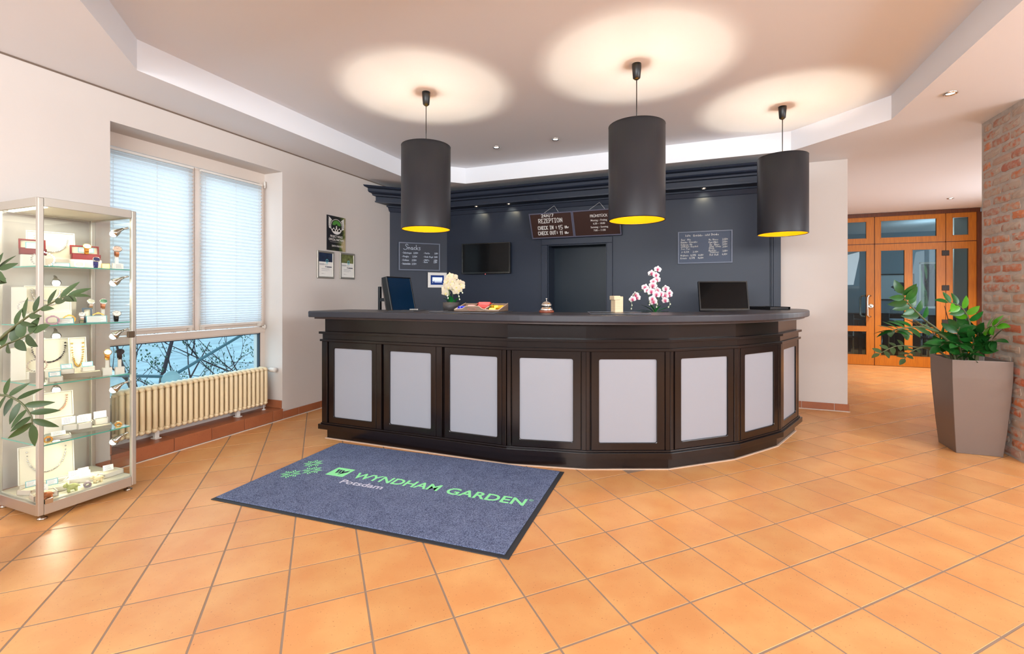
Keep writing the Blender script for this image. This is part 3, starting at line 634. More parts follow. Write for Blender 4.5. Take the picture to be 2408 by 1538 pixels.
# ================================================================== RECEPTION COUNTER
ct = thing('reception_counter', 'long black-brown reception counter with silver panels and a rounded right end', 'counter', (-1.0, 3.5, 0))
def offset_path(P, d):
    out = []
    for i, p in enumerate(P):
        p = Vector(p); n = []
        if i > 0: a = (p - Vector(P[i - 1])).normalized(); n.append(Vector((a.y, -a.x)))
        if i < len(P) - 1: a = (Vector(P[i + 1]) - p).normalized(); n.append(Vector((a.y, -a.x)))
        if len(n) == 2:
            b = (n[0] + n[1]).normalized(); out.append(tuple(p + b * d / b.dot(n[0])))
        else: out.append(tuple(p + n[0] * d))
    return out
def left_end(path, e): return [(path[0][0] - e, path[0][1])] + path[1:]
PATH = [(-3.008, 3.62)] + BASE + [(.62, 4.93)]
def band(d0, z0, z1, th=.3):
    o_ = offset_path(PATH, d0); i_ = offset_path(PATH, -th)
    return o_ + i_[::-1], z0, z1
def cband(name, d0, z0, z1, m_, th=.3, bev=.004):
    poly, a, b = band(d0, z0, z1, th); mb = W0(ct)
    n = len(poly) // 2; P = poly[:n]; Q = poly[n:][::-1]
    for i in range(n - 1):
        pass
    vs = [(x, y, z) for z in (a, b) for x, y in poly]; N = len(poly); fs = []
    for i in range(n - 1):
        fs.append((i, i + 1, N - 2 - i, N - 1 - i)[::-1]); fs.append(tuple(N + k for k in (i, i + 1, N - 2 - i, N - 1 - i)))
    for i in range(N): j = (i + 1) % N; fs.append((i, j, N + j, N + i))
    mb.add(vs, fs); return obj(name, mb, m_, ct, bevel=bev)
obj('floor_joint', W0(ct).prism(offset_path(PATH, .012) + offset_path(PATH, -.05)[::-1], .0, .006), mat('counter_joint', lin(206, 178, 156), .9), ct)
cband('plinth', 0, .006, .09, counter_m)
cband('base_moulding', .052, .09, .132, counter_m, bev=.012)
cband('base_moulding', .036, .132, .145, counter_m, bev=.004)
cband('carcass', .0, .14, .93, counter_m)
cband('moulding_band', .042, .847, .866, counter_m)
cband('moulding_band', .026, .866, .912, counter_m)
cband('moulding_band', .048, .912, .932, counter_m)
cband('frieze', .012, .932, 1.046, counter_m)
# framed panels
def panel_unit(a, b, x0, x1, o0, o1, posts=(), grooves=()):
    """a->b facet line of the body front; x0..x1 frame extent, o0..o1 opening, along the facet"""
    a = Vector(a); b = Vector(b); d = (b - a).normalized(); ang = math.atan2(d.y, d.x); zb, zt = .145, .847
    p = a + d * x0; mb = MB(); mb.ring_frame(x1 - x0, zt - zb, (o0 - x0, .198 - zb, o1 - x0, .79 - zb), .030, .012)
    loc = Vector((p.x, p.y, zb)) - Vector(ct.location); nrm = Vector((d.y, -d.x))
    fr = obj('panel_frame', mb, counter_m, ct, loc + Vector((*(nrm * .030), 0)), (0, 0, ang), bevel=.004)
    pn = MB(); pn.box(o0 - x0 - .01, .012, .198 - zb - .01, o1 - x0 + .01, .02, .79 - zb + .01)
    obj('silver_panel', pn, silver_panel, fr, label='satin silver grey inset panel')
def post(a, b, x0, x1, d0=.032):
    a = Vector(a); b = Vector(b); d = (b - a).normalized(); nrm = Vector((d.y, -d.x)); p = a + d * x0
    mb = MB(); mb.box(0, -d0, 0, x1 - x0, 0, .847 - .145)
    obj('post', mb, counter_m, ct, Vector((p.x, p.y, .145)) - Vector(ct.location), (0, 0, math.atan2(d.y, d.x)), bevel=.003, seg=1)
A0 = BASE[0]; A1 = BASE[1]; ox_ = 3.008
for x0, x1, o0, o1 in ((-2.962, -2.462, -2.907, -2.509), (-2.388, -1.895, -2.33, -1.943), (-1.818, -1.338, -1.775, -1.376)): panel_unit(A0, A1, x0 + ox_, x1 + ox_, o0 + ox_, o1 + ox_)
for x0, x1 in ((-3.038, -2.978), (-2.460, -2.412), (-1.893, -1.843), (-1.336, -1.305)): post(A0, A1, x0 + ox_, x1 + ox_)
for k in range(1, 6):
    a, b = BASE[k], BASE[k + 1]; Lk = (Vector(b) - Vector(a)).length
    panel_unit(a, b, .034, Lk - .034, .09, Lk - .09)
    post(a, b, -.004, .024); post(a, b, Lk - .030, Lk + .004)
# end panel of the left side
post((-3.008, 3.60), BASE[0], .0, .50, .026)
# worktop
RC, CXC, CYC = 2.23, -1.25, 5.18
def arc_pts(r, a0, a1, n): return [(CXC + r * cos(R(a0 + (a1 - a0) * k / n)), CYC + r * sin(R(a0 + (a1 - a0) * k / n))) for k in range(n + 1)]
def top_poly(o):
    r0 = RC + o; ri = RC - .55 - o; yf = CYC - r0; yi = CYC - ri
    P = [(-3.135 - o + .05, yf), *arc_pts(r0, -90, -2, 36)]
    c = (CXC + (r0 + ri) / 2, CYC - .06); hr = (r0 - ri) / 2
    P += [(c[0] + hr * cos(R(15 + 150 * k / 10)), c[1] + hr * sin(R(15 + 150 * k / 10)) * .9) for k in range(11)]
    P += [*arc_pts(ri, -2, -90, 30), (-3.135 - o + .05, yi), (-3.135 - o, yi - .05), (-3.135 - o, yf + .05)]
    return P
obj('worktop', W0(ct).prism(top_poly(0), 1.058, 1.11), top_m, ct, bevel=.010, seg=3)
obj('worktop_lip', W0(ct).prism(top_poly(-.035), 1.044, 1.058), top_lip, ct)
# inner lower shelf behind the worktop
sh = W0(ct); sh.prism([(-2.95, 3.45), *arc_pts(RC - .50, -90, -20, 20), *arc_pts(RC - .95, -20, -90, 20), (-2.95, 3.95)], .955, .985)
obj('rear_shelf', sh, counter_m, ct)
sl = W0(ct)
for x, y in ((-2.9, 3.9), (-1.9, 3.9), (-1.25, 3.86), (.15, 4.6)): sl.box(x - .02, y - .02, 0, x + .02, y + .02, .955)
obj('shelf_support', sl, counter_m, ct)

# ================================================================== DOOR MAT
mt = thing('entrance_mat', 'large blue-grey entrance mat with green lettering lying before the counter', 'mat', (-1.815, 2.492, 0), R(2.3))
ML, MW = 1.935, 1.118
bm_ = MB(); bm_.prism([(-ML / 2, -MW / 2), (ML / 2, -MW / 2), (ML / 2, MW / 2), (-ML / 2, MW / 2)], .0005, .005)
obj('rubber_border', bm_, mat('black_rubber', lin(44, 46, 50), .6), mt, bevel=.002)
obj('pile', MB().box(-ML / 2 + .012, -MW / 2 + .025, .005, ML / 2 - .03, MW / 2 - .012, .011), pile_m, mt, bevel=.002)
green_m = mat('green_pile', lin(146, 238, 166), .9, noise=.12, nscale=200); greyw = mat('pale_grey_pile', lin(206, 206, 222), .9)
lt = MB(); lt.T = Matrix.Translation((0, 0, .0114))
put_text(lt, 'WYNDHAM', -.372, -.022, .12, width=.655, height=.088, bold=.022)
put_text(lt, 'GARDEN', .342, -.034, .12, width=.522, height=.088, bold=.022)
obj('lettering', lt, green_m, mt, label='green lettering')
rg = MB(); rg.T = Matrix.Translation((.887, .047, .0114))
rg.add([(.012 * cos(2 * pi * k / 20) * s_, .012 * sin(2 * pi * k / 20) * s_, 0) for s_ in (1, .78) for k in range(20)], [(k, (k + 1) % 20, 20 + (k + 1) % 20, 20 + k) for k in range(20)])
put_text(rg, 'R', -.005, -.005, .016)
obj('registered_mark', rg, green_m, mt)
l2 = MB(); l2.T = Matrix.Translation((0, 0, .0114)); put_text(l2, 'Potsdam', -.390, -.118, .07, width=.325, height=.054, bold=.02)
obj('lettering', l2, greyw, mt, label='pale grey lettering')
lg = MB(); lg.T = Matrix.Translation((0, 0, .0113)); lg.add([(-.577, -.037, 0), (-.432, -.037, 0), (-.432, .098, 0), (-.577, .098, 0)], [(0, 1, 2, 3)])
obj('emblem_field', lg, green_m, mt)
ld = MB(); ld.T = Matrix.Translation((-.505, .031, .0117)) @ Matrix.Scale(1.35, 4)
for k in range(3):
    x = -.034 + k * .016; ld.add([(x, .026 - k * .002, 0), (x + .012, .028 - k * .002, 0), (x + .026, -.012, 0), (x + .017, -.022 + k * .004, 0)], [(0, 3, 2, 1)])
for k in range(3): ld.add([(.004 + k * .002, -.026 + k * .013, 0), (.010 + k * .002, -.03 + k * .013, 0), (.040, .008 + k * .008, 0), (.036, .013 + k * .008, 0)], [(0, 1, 2, 3)])
obj('emblem_mark', ld, mat('dark_pile', lin(52, 62, 82), .95), mt)
mo = MB()
for cx, cy in ((-.806, -.108), (-.716, -.008), (-.806, .098)):
    for q in range(4):      # four leaf bundles, each of chevron strips
        mo.T = Matrix.Translation((cx, cy, .0114)) @ Matrix.Rotation(R(90 * q), 4, 'Z') @ Matrix.Scale(.92, 4)
        for k in range(3):
            a = .010 + k * .017; mo.add([(.004, a + .002, 0), (.004, a + .012, 0), (.036 - k * .004, a + .030, 0), (.036 - k * .004, a + .019, 0)], [(0, 3, 2, 1)])
            mo.add([(-.004, a + .002, 0), (-.004, a + .012, 0), (-.036 + k * .004, a + .030, 0), (-.036 + k * .004, a + .019, 0)], [(0, 1, 2, 3)])
obj('leaf_emblem', mo, green_m, mt)

# ================================================================== WALL OBJECTS
XF = Matrix(((0, 0, 1, 0), (1, 0, 0, 0), (0, 1, 0, 0), (0, 0, 0, 1)))   # x-y drawing plane -> left wall (x right = +Y, y up = +Z, facing +X)
def on_left_wall(y, z, off): return Matrix.Translation((XL + off, y, z)) @ XF
BF = Matrix(((1, 0, 0, 0), (0, 0, -1, 0), (0, 1, 0, 0), (0, 0, 0, 1)))   # drawing plane -> faces -Y
# poster
po = thing('poster', 'dark green poster with a winged tree emblem on the left wall', 'poster', (XL, 4.107, 1.755))
poster_m = bpy.data.materials.new('poster_print'); poster_m.use_nodes = True
n = poster_m.node_tree.nodes; L_ = poster_m.node_tree.links; tc = n.new('ShaderNodeTexCoord'); nz = n.new('ShaderNodeTexNoise'); nz.inputs['Scale'].default_value = 7; cr = n.new('ShaderNodeValToRGB')
sx = n.new('ShaderNodeSeparateXYZ'); ma = n.new('ShaderNodeMath'); ma.operation = 'MULTIPLY_ADD'; ma.inputs[1].default_value = 2.2; L_.new(tc.outputs['Object'], nz.inputs['Vector']); L_.new(tc.outputs['Object'], sx.inputs[0]); L_.new(sx.outputs['Y'], ma.inputs[0]); L_.new(nz.outputs['Fac'], ma.inputs[2]); L_.new(ma.outputs[0], cr.inputs[0])
for p_, c_ in ((.3, lin(34, 34, 40)), (.52, lin(40, 44, 36)), (.66, lin(92, 104, 52)), (.8, lin(186, 170, 130))):
    e_ = cr.color_ramp.elements.new(p_); e_.color = c_
cr.color_ramp.elements[0].color = lin(34, 34, 40); cr.color_ramp.elements[-1].color = lin(196, 180, 140)
L_.new(cr.outputs[0], n['Principled BSDF'].inputs['Base Color']); n['Principled BSDF'].inputs['Roughness'].default_value = .4
obj('board', MB().box(0.001, -.143, 0, .008, .143, .395), poster_m, po)
em = MB(); em.T = Matrix.Translation((.009, 0, .275)) @ XF
def ringp(mb, r0, r1, a0, a1, n=40, c=(0, 0)):
    vs = [(c[0] + r * cos(R(a0 + (a1 - a0) * k / n)), c[1] + r * sin(R(a0 + (a1 - a0) * k / n)), 0) for k in range(n + 1) for r in (r0, r1)]
    mb.add(vs, [(2 * k, 2 * k + 1, 2 * k + 3, 2 * k + 2) for k in range(n)])
ringp(em, .083, .088, 0, 360, 44)
for sg in (-1, 1):
    for k in range(6):
        a = 200 - k * 13 if sg < 0 else -20 + k * 13
        b = a - sg * 30
        p0 = Vector((.088 * cos(R(a)), .088 * sin(R(a)), 0)); p1 = Vector((sg * .122, .088 * sin(R(a)) + .045, 0)); mid = (p0 + p1) / 2 + Vector((sg * .012, -.014, 0))
        em.add([p0, mid, p1, (p0 + p1) / 2 + Vector((-sg * .003, .004, 0))], [(0, 1, 2, 3) if sg > 0 else (3, 2, 1, 0)])
em.add([(.08 * cos(R(200 + 14 * k)), .085 * sin(R(200 + 14 * k)) , 0) for k in range(11)], [tuple(range(11))])
for sg in (-1, 1): em.add([(sg * .02, -.055, 0), (sg * .06, -.05, 0), (sg * .052, -.022, 0), (sg * .044, -.008, 0), (sg * .034, -.022, 0)], [(0, 1, 2, 3, 4) if sg > 0 else (4, 3, 2, 1, 0)])
em.add([(-.012, -.05, 0), (.012, -.05, 0), (.006, .01, 0), (-.006, .01, 0)], [(0, 1, 2, 3)])
obj('emblem', em, lam_w, po)
tg = MB(); tg.T = Matrix.Translation((.0095, 0, .295)) @ XF
for k in range(7):
    a = R(8 + 27 * k); tg.add([(cos(a) * .014 - sin(a) * .004, sin(a) * .014 + cos(a) * .004, 0), (cos(a) * .014 + sin(a) * .004, sin(a) * .014 - cos(a) * .004, 0), (cos(a) * .058 + sin(a) * .013, sin(a) * .048 - cos(a) * .013, 0), (cos(a) * .066, sin(a) * .055, 0), (cos(a) * .058 - sin(a) * .013, sin(a) * .048 + cos(a) * .013, 0)], [(0, 1, 2, 3, 4)])
obj('tree_crown', tg, mat('print_green', lin(84, 150, 62), .6), po)
pt = MB(); pt.T = Matrix.Translation((.0092, 0, 0)) @ XF
put_text(pt, 'PROJECT WINGS', 0, .150, .03, width=.19, height=.026, align='CENTER', bold=.01)
put_text(pt, 'OFFICIAL PARTNERS', 0, .113, .03, width=.235, height=.026, align='CENTER', bold=.01)
pt.ribbon([(-.10, .098), (.115, .098)], .0016); put_text(pt, 'EARTH FRIENDLY', .015, .044, .024, width=.17, height=.02, align='CENTER', bold=.008)
obj('lettering', pt, lam_w, po)
# certificates
def cert(y0, y1, z0, z1, label, topcol, nm):
    t = thing('certificate_frame', label, 'frame', (XL, (y0 + y1) / 2, z0), group='framed certificates on the left wall'); w = (y1 - y0); h = z1 - z0
    fm = MB(); fm.T = Matrix(((0, -1, 0, .018), (1, 0, 0, -w / 2), (0, 0, 1, 0), (0, 0, 0, 1))); fm.ring_frame(w, h, (.022, .022, w - .022, h - .022), .0175)
    obj('frame', fm, alu, t, bevel=.005, seg=3)
    obj('sheet', MB().box(.001, -w / 2 + .02, .02, .010, w / 2 - .02, h - .02), card_m, t)
    hh = h - .022; p = MB(); p.T = Matrix.Translation((.0104, 0, 0)) @ XF; p.add([(-w / 2 + .022, hh * .655, 0), (w / 2 - .022, hh * .655, 0), (w / 2 - .022, hh, 0), (-w / 2 + .022, hh, 0)], [(0, 1, 2, 3)])
    obj('photo_print', p, topcol, t)
    q = MB(); q.T = Matrix.Translation((.0108, .02, hh * .70)) @ XF; ringp(q, .012, .019, 0, 360, 24); q.add([(-.012, -.014, 0), (-.003, -.014, 0), (-.006, -.034, 0), (-.014, -.034, 0)], [(0, 3, 2, 1)]); q.add([(.003, -.014, 0), (.012, -.014, 0), (.014, -.034, 0), (.006, -.034, 0)], [(0, 3, 2, 1)])
    obj('ribbon_badge', q, mat('teal_print', lin(110, 190, 206), .6), t)
    l_ = MB(); l_.T = Matrix.Translation((.0106, 0, 0)) @ XF; rr = random.Random(nm)
    for z, a, b, wd in ((.57, -.09, -.02, .005), (.545, -.09, .03, .004), (.52, -.09, -.03, .002), (.40, -.06, .07, .0015), (.38, -.06, .05, .0015), (.36, -.06, .06, .0015), (.32, -.06, .065, .0015), (.30, -.06, .03, .0015), (.2, -.06, -.03, .002), (.18, -.06, 0, .0012)):
        l_.ribbon([(a * w / .25, hh * z), (b * w / .25, hh * z)], wd)
    obj('printed_lines', l_, mat('print_grey', lin(150, 150, 158), .7), t)
    k_ = MB(); k_.T = Matrix.Translation((.0106, .045, hh * .465)) @ XF; k_.add([(-.03, -.008, 0), (.045, -.008, 0), (.045, .004, 0), (-.03, .004, 0)], [(0, 1, 2, 3)]); k_.add([(-.048, -.008, 0), (-.036, -.006, 0), (-.038, .009, 0), (-.050, .006, 0)], [(0, 1, 2, 3)])
    obj('printed_mark', k_, mat('print_dark', lin(92, 96, 108), .7), t)
cert(3.819, 4.064, 1.432, 1.738, 'aluminium framed certificate with a dark blue picture', mat('print_navy', lin(30, 44, 70), .5, noise=.5, nscale=18), 1)
cert(4.157, 4.400, 1.436, 1.744, 'aluminium framed certificate with a green leafy picture', mat('print_foliage', lin(110, 116, 70), .5, noise=.55, nscale=22), 2)

# board writing helper
def wall_board(name, label, M, w, h, face_m, frame_m, fw, group):
    t = thing(name, label, 'board', M.to_translation(), group=group, rot=M.to_euler())
    # local: x right, y up, z out of the board
    f = MB(); f.T = Matrix(((1, 0, 0, 0), (0, 0, 1, 0), (0, -1, 0, .018), (0, 0, 0, 1))); f.ring_frame(w, h, (fw, fw, w - fw, h - fw), .017)
    obj('board_frame', f, frame_m, t, bevel=.003, seg=2); obj('board_face', MB().box(fw * .5, fw * .5, .001, w - fw * .5, h - fw * .5, .008), face_m, t); return t
# snacks board on the diagonal panel
Msn = Matrix.Translation((-3.792 + .002, 5.17 - .0015, 1.585)) @ Matrix.Rotation(R(45), 4, 'Z') @ BF
sb = wall_board('chalkboard', 'navy chalkboard headed Snacks on the diagonal panel', Msn, .57, .385, board_black, board_frame, .017, 'handwritten chalkboards behind the counter')
tw = MB(); tw.T = Matrix.Translation((0, 0, .0088))
def curve_word(mb, pts, w): mb.ribbon(pts, w)
# big flowing heading, letter by letter
def cm_(pts, x, y, s_): return [(x + a * s_, y + b * s_) for a, b in pts]
sx0, sy0, k_ = .075, .285, .0125
for pts in ([(4.2, 4.6), (3.8, 5.6), (2.6, 6), (1.6, 5.4), (1.7, 4.2), (2.8, 3.2), (3.3, 2), (2.8, .7), (1.4, 0), (0, .2), (-.8, 1)],
            [(4.3, 2.6), (4.4, .2)], [(4.4, 1.6), (5.2, 2.6), (6.0, 2.4), (6.2, .3)], [(9.2, 2.4), (8.2, 2.8), (7.3, 1.8), (7.5, .5), (8.4, .2), (9.2, 1.4), (9.3, 2.4), (9.4, .2), (10, .3)],
            [(12.2, 2.4), (11.3, 2.8), (10.6, 1.6), (11, .4), (12.4, .4)], [(13.0, 5.4), (13.2, .2)], [(15, 2.6), (13.3, 1.3), (15.2, .1)], [(17.6, 2.5), (16.6, 3), (16, 2.3), (17.2, 1.3), (17.2, .3), (15.8, 0)]):
    tw.ribbon(cm_(pts, sx0, sy0, k_), .0052)
for i, (a, b) in enumerate((('Salzstangen', '2,00€'), ('Pringles', '2,50€'), ('Erdnüsse', '2,50€'), ('Studentenfutter', '2,50€'))):
    y = .232 - i * .05; x = .048 - i * .003; hand(tw, '•', x, y, .022, .003); hand_fit(tw, a, x + .014, y, .021, (.115, .08, .085, .11)[i], w=.0036); hand_fit(tw, b, x + (.152, .142, .136, .138)[i], y, .021, .065, w=.0036)
for i, (a, b, y) in enumerate((('Haribo', '2,00€', .236), ('Kinder Riegel', '2,00€', .186), ("M&M's", '2,00€', .138), ('Bueno', '2,20€', .112))):
    hand(tw, '•', .342 - i * .004, y, .022, .003); hand_fit(tw, a, .358 - i * .004, y, .02, (.07, .12, .07, .055)[i], w=.0036); hand_fit(tw, b, .492 - i * .004, y, .02, .05, w=.0036)
obj('lettering', tw, chalk_bl, sb)
# drinks board
Mdr = Matrix.Translation((-.215, YP - .0005, 1.61)) @ BF
db = wall_board('chalkboard', 'wide navy chalkboard listing cold drinks right of the doorway', Mdr, .583, .375, mat('chalkboard_blue', lin(52, 64, 88), .5), board_frame, .016, 'handwritten chalkboards behind the counter')
td = MB(); td.T = Matrix.Translation((0, 0, .0088)); hh = .0178
def wr(s, x, y, w, h=hh): hand_fit(td, s, x, y, h, w, w=.0031, wob=.18, slant=.14)
wr('kalte', .085, .318, .06, .021); wr('Getränke-', .17, .316, .11, .021); wr('cold', .295, .318, .05, .021); wr('Drinks', .362, .320, .082, .021)
for s_, x, y, w_ in (('Jever', .035, .272, .05), ('Pils', .105, .272, .04), ('Köstritzer', .035, .243, .075), ('Schwarzbier', .122, .243, .095), ('Radeberger', .035, .216, .085), ('Pils', .132, .216, .03), ('Schöfferhofer', .035, .192, .098), ('Grapefruit', .142, .192, .08), ('Jever', .035, .166, .048), ('Fun', .095, .166, .04),
    ('je', .042, .132, .015), ('0,33l', .068, .130, .058), ('3,80€', .165, .130, .058), ('Weißwein', .03, .090, .09), ('0,375l', .138, .090, .062), ('16,00€', .222, .090, .06), ('Rotwein', .03, .058, .07), ('0,375l', .128, .058, .062), ('16,00€', .22, .058, .062),
    ('Vio', .335, .262, .03), ('Wasser', .376, .262, .062), ('2,50€', .478, .262, .058), ('Pepsi', .335, .233, .042), ('/ Mirinda', .384, .233, .05), ('3,00€', .476, .233, .056), ('7up', .342, .206, .03), ('Zitrone', .392, .206, .058), ('3,00€', .476, .206, .054), ('Schwip', .34, .184, .052), ('Schwap', .405, .184, .06), ('3,00€', .478, .178, .054), ('Orange', .338, .164, .06),
    ('Rixdorfer', .336, .138, .08), ('Fassbrause', .35, .119, .095), ('3,00€', .478, .130, .056), ('Red', .345, .090, .035), ('Bull', .395, .090, .045), ('4,00€', .474, .092, .055)):
    wr(s_, x, y, w_)
obj('lettering', td, lam_w, db)
# two brown boards hanging tilted on strings over the doorway
def hang_board(x0, w, label, tilt):
    M = Matrix.Translation((x0, YP - .032, 1.985)) @ Matrix.Rotation(tilt, 4, 'X') @ BF
    t = wall_board('hanging_sign', label, M, w, .335, board_brown, mat('sign_frame', lin(96, 96, 116), .5), .014, 'brown signs hung on strings above the doorway')
    s_ = MB(); s_.tube([(w * .36, .332, .010), (w * .56, .392, -.06 - .04), (w * .70, .332, .010)], .0016, 5); obj('string', s_, lam_w, t); return t
s1 = hang_board(-2.012, .565, 'brown hanging sign hand-lettered with reception and check-in times', R(25))
b1 = MB(); b1.T = Matrix.Translation((0, 0, .0088))
for s_, x, y, h, w_ in (('24H/7', .165, .281, .036, .165), ('REZEPTION', .118, .205, .052, .325), ('CHECK IN', .098, .118, .044, .215), ('|', .34, .118, .036, .014), ('15', .37, .112, .050, .062), ('Uhr', .455, .122, .028, .052), ('CHECK OUT', .092, .048, .044, .245), ('|', .345, .050, .034, .012), ('11', .382, .042, .046, .044), ('Uhr', .448, .050, .026, .05)):
    hand_fit(b1, s_, x, y, h, w_, w=.0078, wob=.1, slant=.02)
obj('lettering', b1, lam_w, s1)
s2 = hang_board(-1.445, .585, 'brown hanging sign with printed breakfast hours, half behind the middle pendant', R(25))
b2 = MB(); b2.T = Matrix.Translation((0, 0, .0088))
put_text(b2, 'FRÜHSTÜCK', .325, .240, .05, width=.215, height=.034, align='CENTER', bold=.012)
for s_, y, w_ in (('Montag – Freitag', .190, .20), ('6:30 – 10:00', .148, .145), ('Samstag – Sonntag', .104, .215), ('7:00 – 11:00', .062, .148)): put_text(b2, s_, .322, y, .034, width=w_, height=.024, align='CENTER', bold=.006)
obj('lettering', b2, lam_w, s2)
# white framed display on the diagonal panel
Mwf = Matrix.Translation((-3.508, 5.448, 1.352)) @ Matrix.Rotation(R(45), 4, 'Z') @ BF
wf = wall_board('wall_display', 'white framed wall panel with a blue and white screen below the snacks board', Mwf, .268, .212, mat('blue_screen', lin(16, 48, 120), .45, spec=.1, emit=lin(24, 62, 140), es=.12), white_pl, .04, None)
wf['category'] = 'display'
wd = MB(); wd.T = Matrix.Translation((0, 0, .0085)); wd.box(.065, .10, 0, .205, .145, .0003); 
for i in range(5): wd.box(.068 + i * .028, .130, .0003, .09 + i * .028, .142, .0006)
wd.box(.092, .082, 0, .2, .098, .0003); wd.box(.065, .085, 0, .085, .10, .0003); wd.box(.066, .066, 0, .075, .074, .0003); wd.box(.095, .070, 0, .2, .074, .0003)
obj('screen_fields', wd, mat('screen_white', lin(225, 235, 250), .4, emit=lin(225, 235, 250), es=.35), wf)
# television
tv = thing('television', 'small black flat television on the navy wall left of the doorway', 'television', (-2.672, YP - .075, 1.745), R(3))
obj('screen_housing', MB().box(-.352, -.01, -.208, .352, .03, .208), black_pl, tv, bevel=.004)
bz = MB(); bz.ring_frame(.704, .416, (.012, .022, .692, .404), .006); obj('bezel', bz, mat('gloss_black', lin(14, 14, 16), .15), tv, (-.352, -.016, -.208), bevel=.002)
obj('screen', MB().box(-.345, -.0125, -.195, .345, -.0105, .20), screen_m, tv)
obj('wall_bracket', MB().box(-.1, .03, -.1, .1, .055, .1).box(-.03, .055, -.06, .03, .070, .06), black_pl, tv)
obj('standby_light', MB().sph((0, -.015, -.214), .004, 8, 5), mat('red_led', (.8, .05, .05), .4, emit=(1, .1, .1), es=6), tv)

# ================================================================== BRICK PILLAR
PX, PY0, PY1, PD = 2.245, 4.482, 5.035, .56
pil = obj('brick_pillar', MB().box(PX + .006, PY0 + .006, 0, PX + PD, PY1 - .006, ZC), mortar_m, kind='structure', label='square pillar of old reddish brick with wide mortar joints')
def brick_mesh(L, H, D, seed):
    rr = random.Random(seed); mb = MB(); nx, nz = max(3, int(L / .04)), 3; vs = []
    for iz in range(nz + 1):
        for ix in range(nx + 1):
            ex = ix in (0, nx); ez = iz in (0, nz)
            x = L * (ix / nx - .5) + (rr.uniform(-.007, .007) if ex else rr.uniform(-.004, .004)); z = H * (iz / nz - .5) + (rr.uniform(-.005, .005) if ez else 0)
            if ex and ez: x *= .96; z *= .88
            vs.append((x, -(0 if (ex or ez) else D * .5) - rr.uniform(0, .004), z))
    w = nx + 1; fs = [(a * w + b, a * w + b + 1, (a + 1) * w + b + 1, (a + 1) * w + b) for a in range(nz) for b in range(nx)]
    per = [i for i in range(w)] + [a * w + nx for a in range(1, nz + 1)] + [nz * w + b for b in range(nx - 1, -1, -1)] + [a * w for a in range(nz - 1, 0, -1)]
    base = len(vs); vs += [(vs[i][0], .02, vs[i][2]) for i in per]; k = len(per)
    fs += [(per[i], base + i, base + (i + 1) % k, per[(i + 1) % k]) for i in range(k)]
    mb.add(vs, fs); return mb.mesh('brick', brick_m)
BL = [brick_mesh(.222, .056, .012, 10 + k) for k in range(5)]; BH = [brick_mesh(.10, .056, .012, 30 + k) for k in range(4)]; B3 = [brick_mesh(.165, .056, .012, 50 + k) for k in range(3)]
def brick_face(origin, ang, W_):
    d = Vector((cos(ang), sin(ang), 0)); z = .045; row = 0
    while z < ZC - .03:
        x = 0; seq = []
        if row % 2 == 0: seq = [('L', .25), ('L', .25), ('H', .06)]
        else: seq = [('H', .125), ('L', .25), ('3', .185)]
        for kd, w in seq:
            if kd == 'H' and w < .1: continue
            c = Vector(origin) + d * (x + w / 2 + random.uniform(-.009, .009)) + Vector((0, 0, z + random.uniform(-.004, .004))); me = random.choice({'L': BL, 'H': BH, '3': B3}[kd])
            obj('brick', me, None, pil, c, (R(random.uniform(-1, 1)), R(random.uniform(-1.2, 1.2)), ang)); x += w
        z += .0785; row += 1
brick_face((PX + .006, PY1 - .02, 0), R(-90), PY1 - PY0)
brick_face((PX + .02, PY0 + .006, 0), 0, PD)

# ================================================================== POTTED PLANTS
def leaf_mesh(L, W_, m_, name='leaf', curl=.12, fold=.18):
    mb = MB(); n = 6; vs = []; mb.smooth = True
    for i in range(n + 1):
        t_ = i / n; w = W_ / 2 * math.sin(pi * min(1, t_ ** .8)) ** .75 if 0 < i < n else (.0015 if i == 0 else .0008)
        zc = -curl * L * t_ * t_
        vs += [(L * t_, -w, zc + w * fold), (L * t_, 0, zc), (L * t_, w, zc + w * fold)]
    fs = [(3 * i + k, 3 * i + 3 + k, 3 * i + 4 + k, 3 * i + 1 + k) for i in range(n) for k in (0, 1)]
    mb.add(vs, fs); return mb.mesh(name, m_)
def orient(d, up=Vector((0, 0, 1))):
    x = Vector(d).normalized(); z = (up - x * up.dot(x)); z = z.normalized() if z.length > .05 else x.orthogonal().normalized(); y = z.cross(x)
    return Matrix((x, y, z)).transposed().to_4x4()
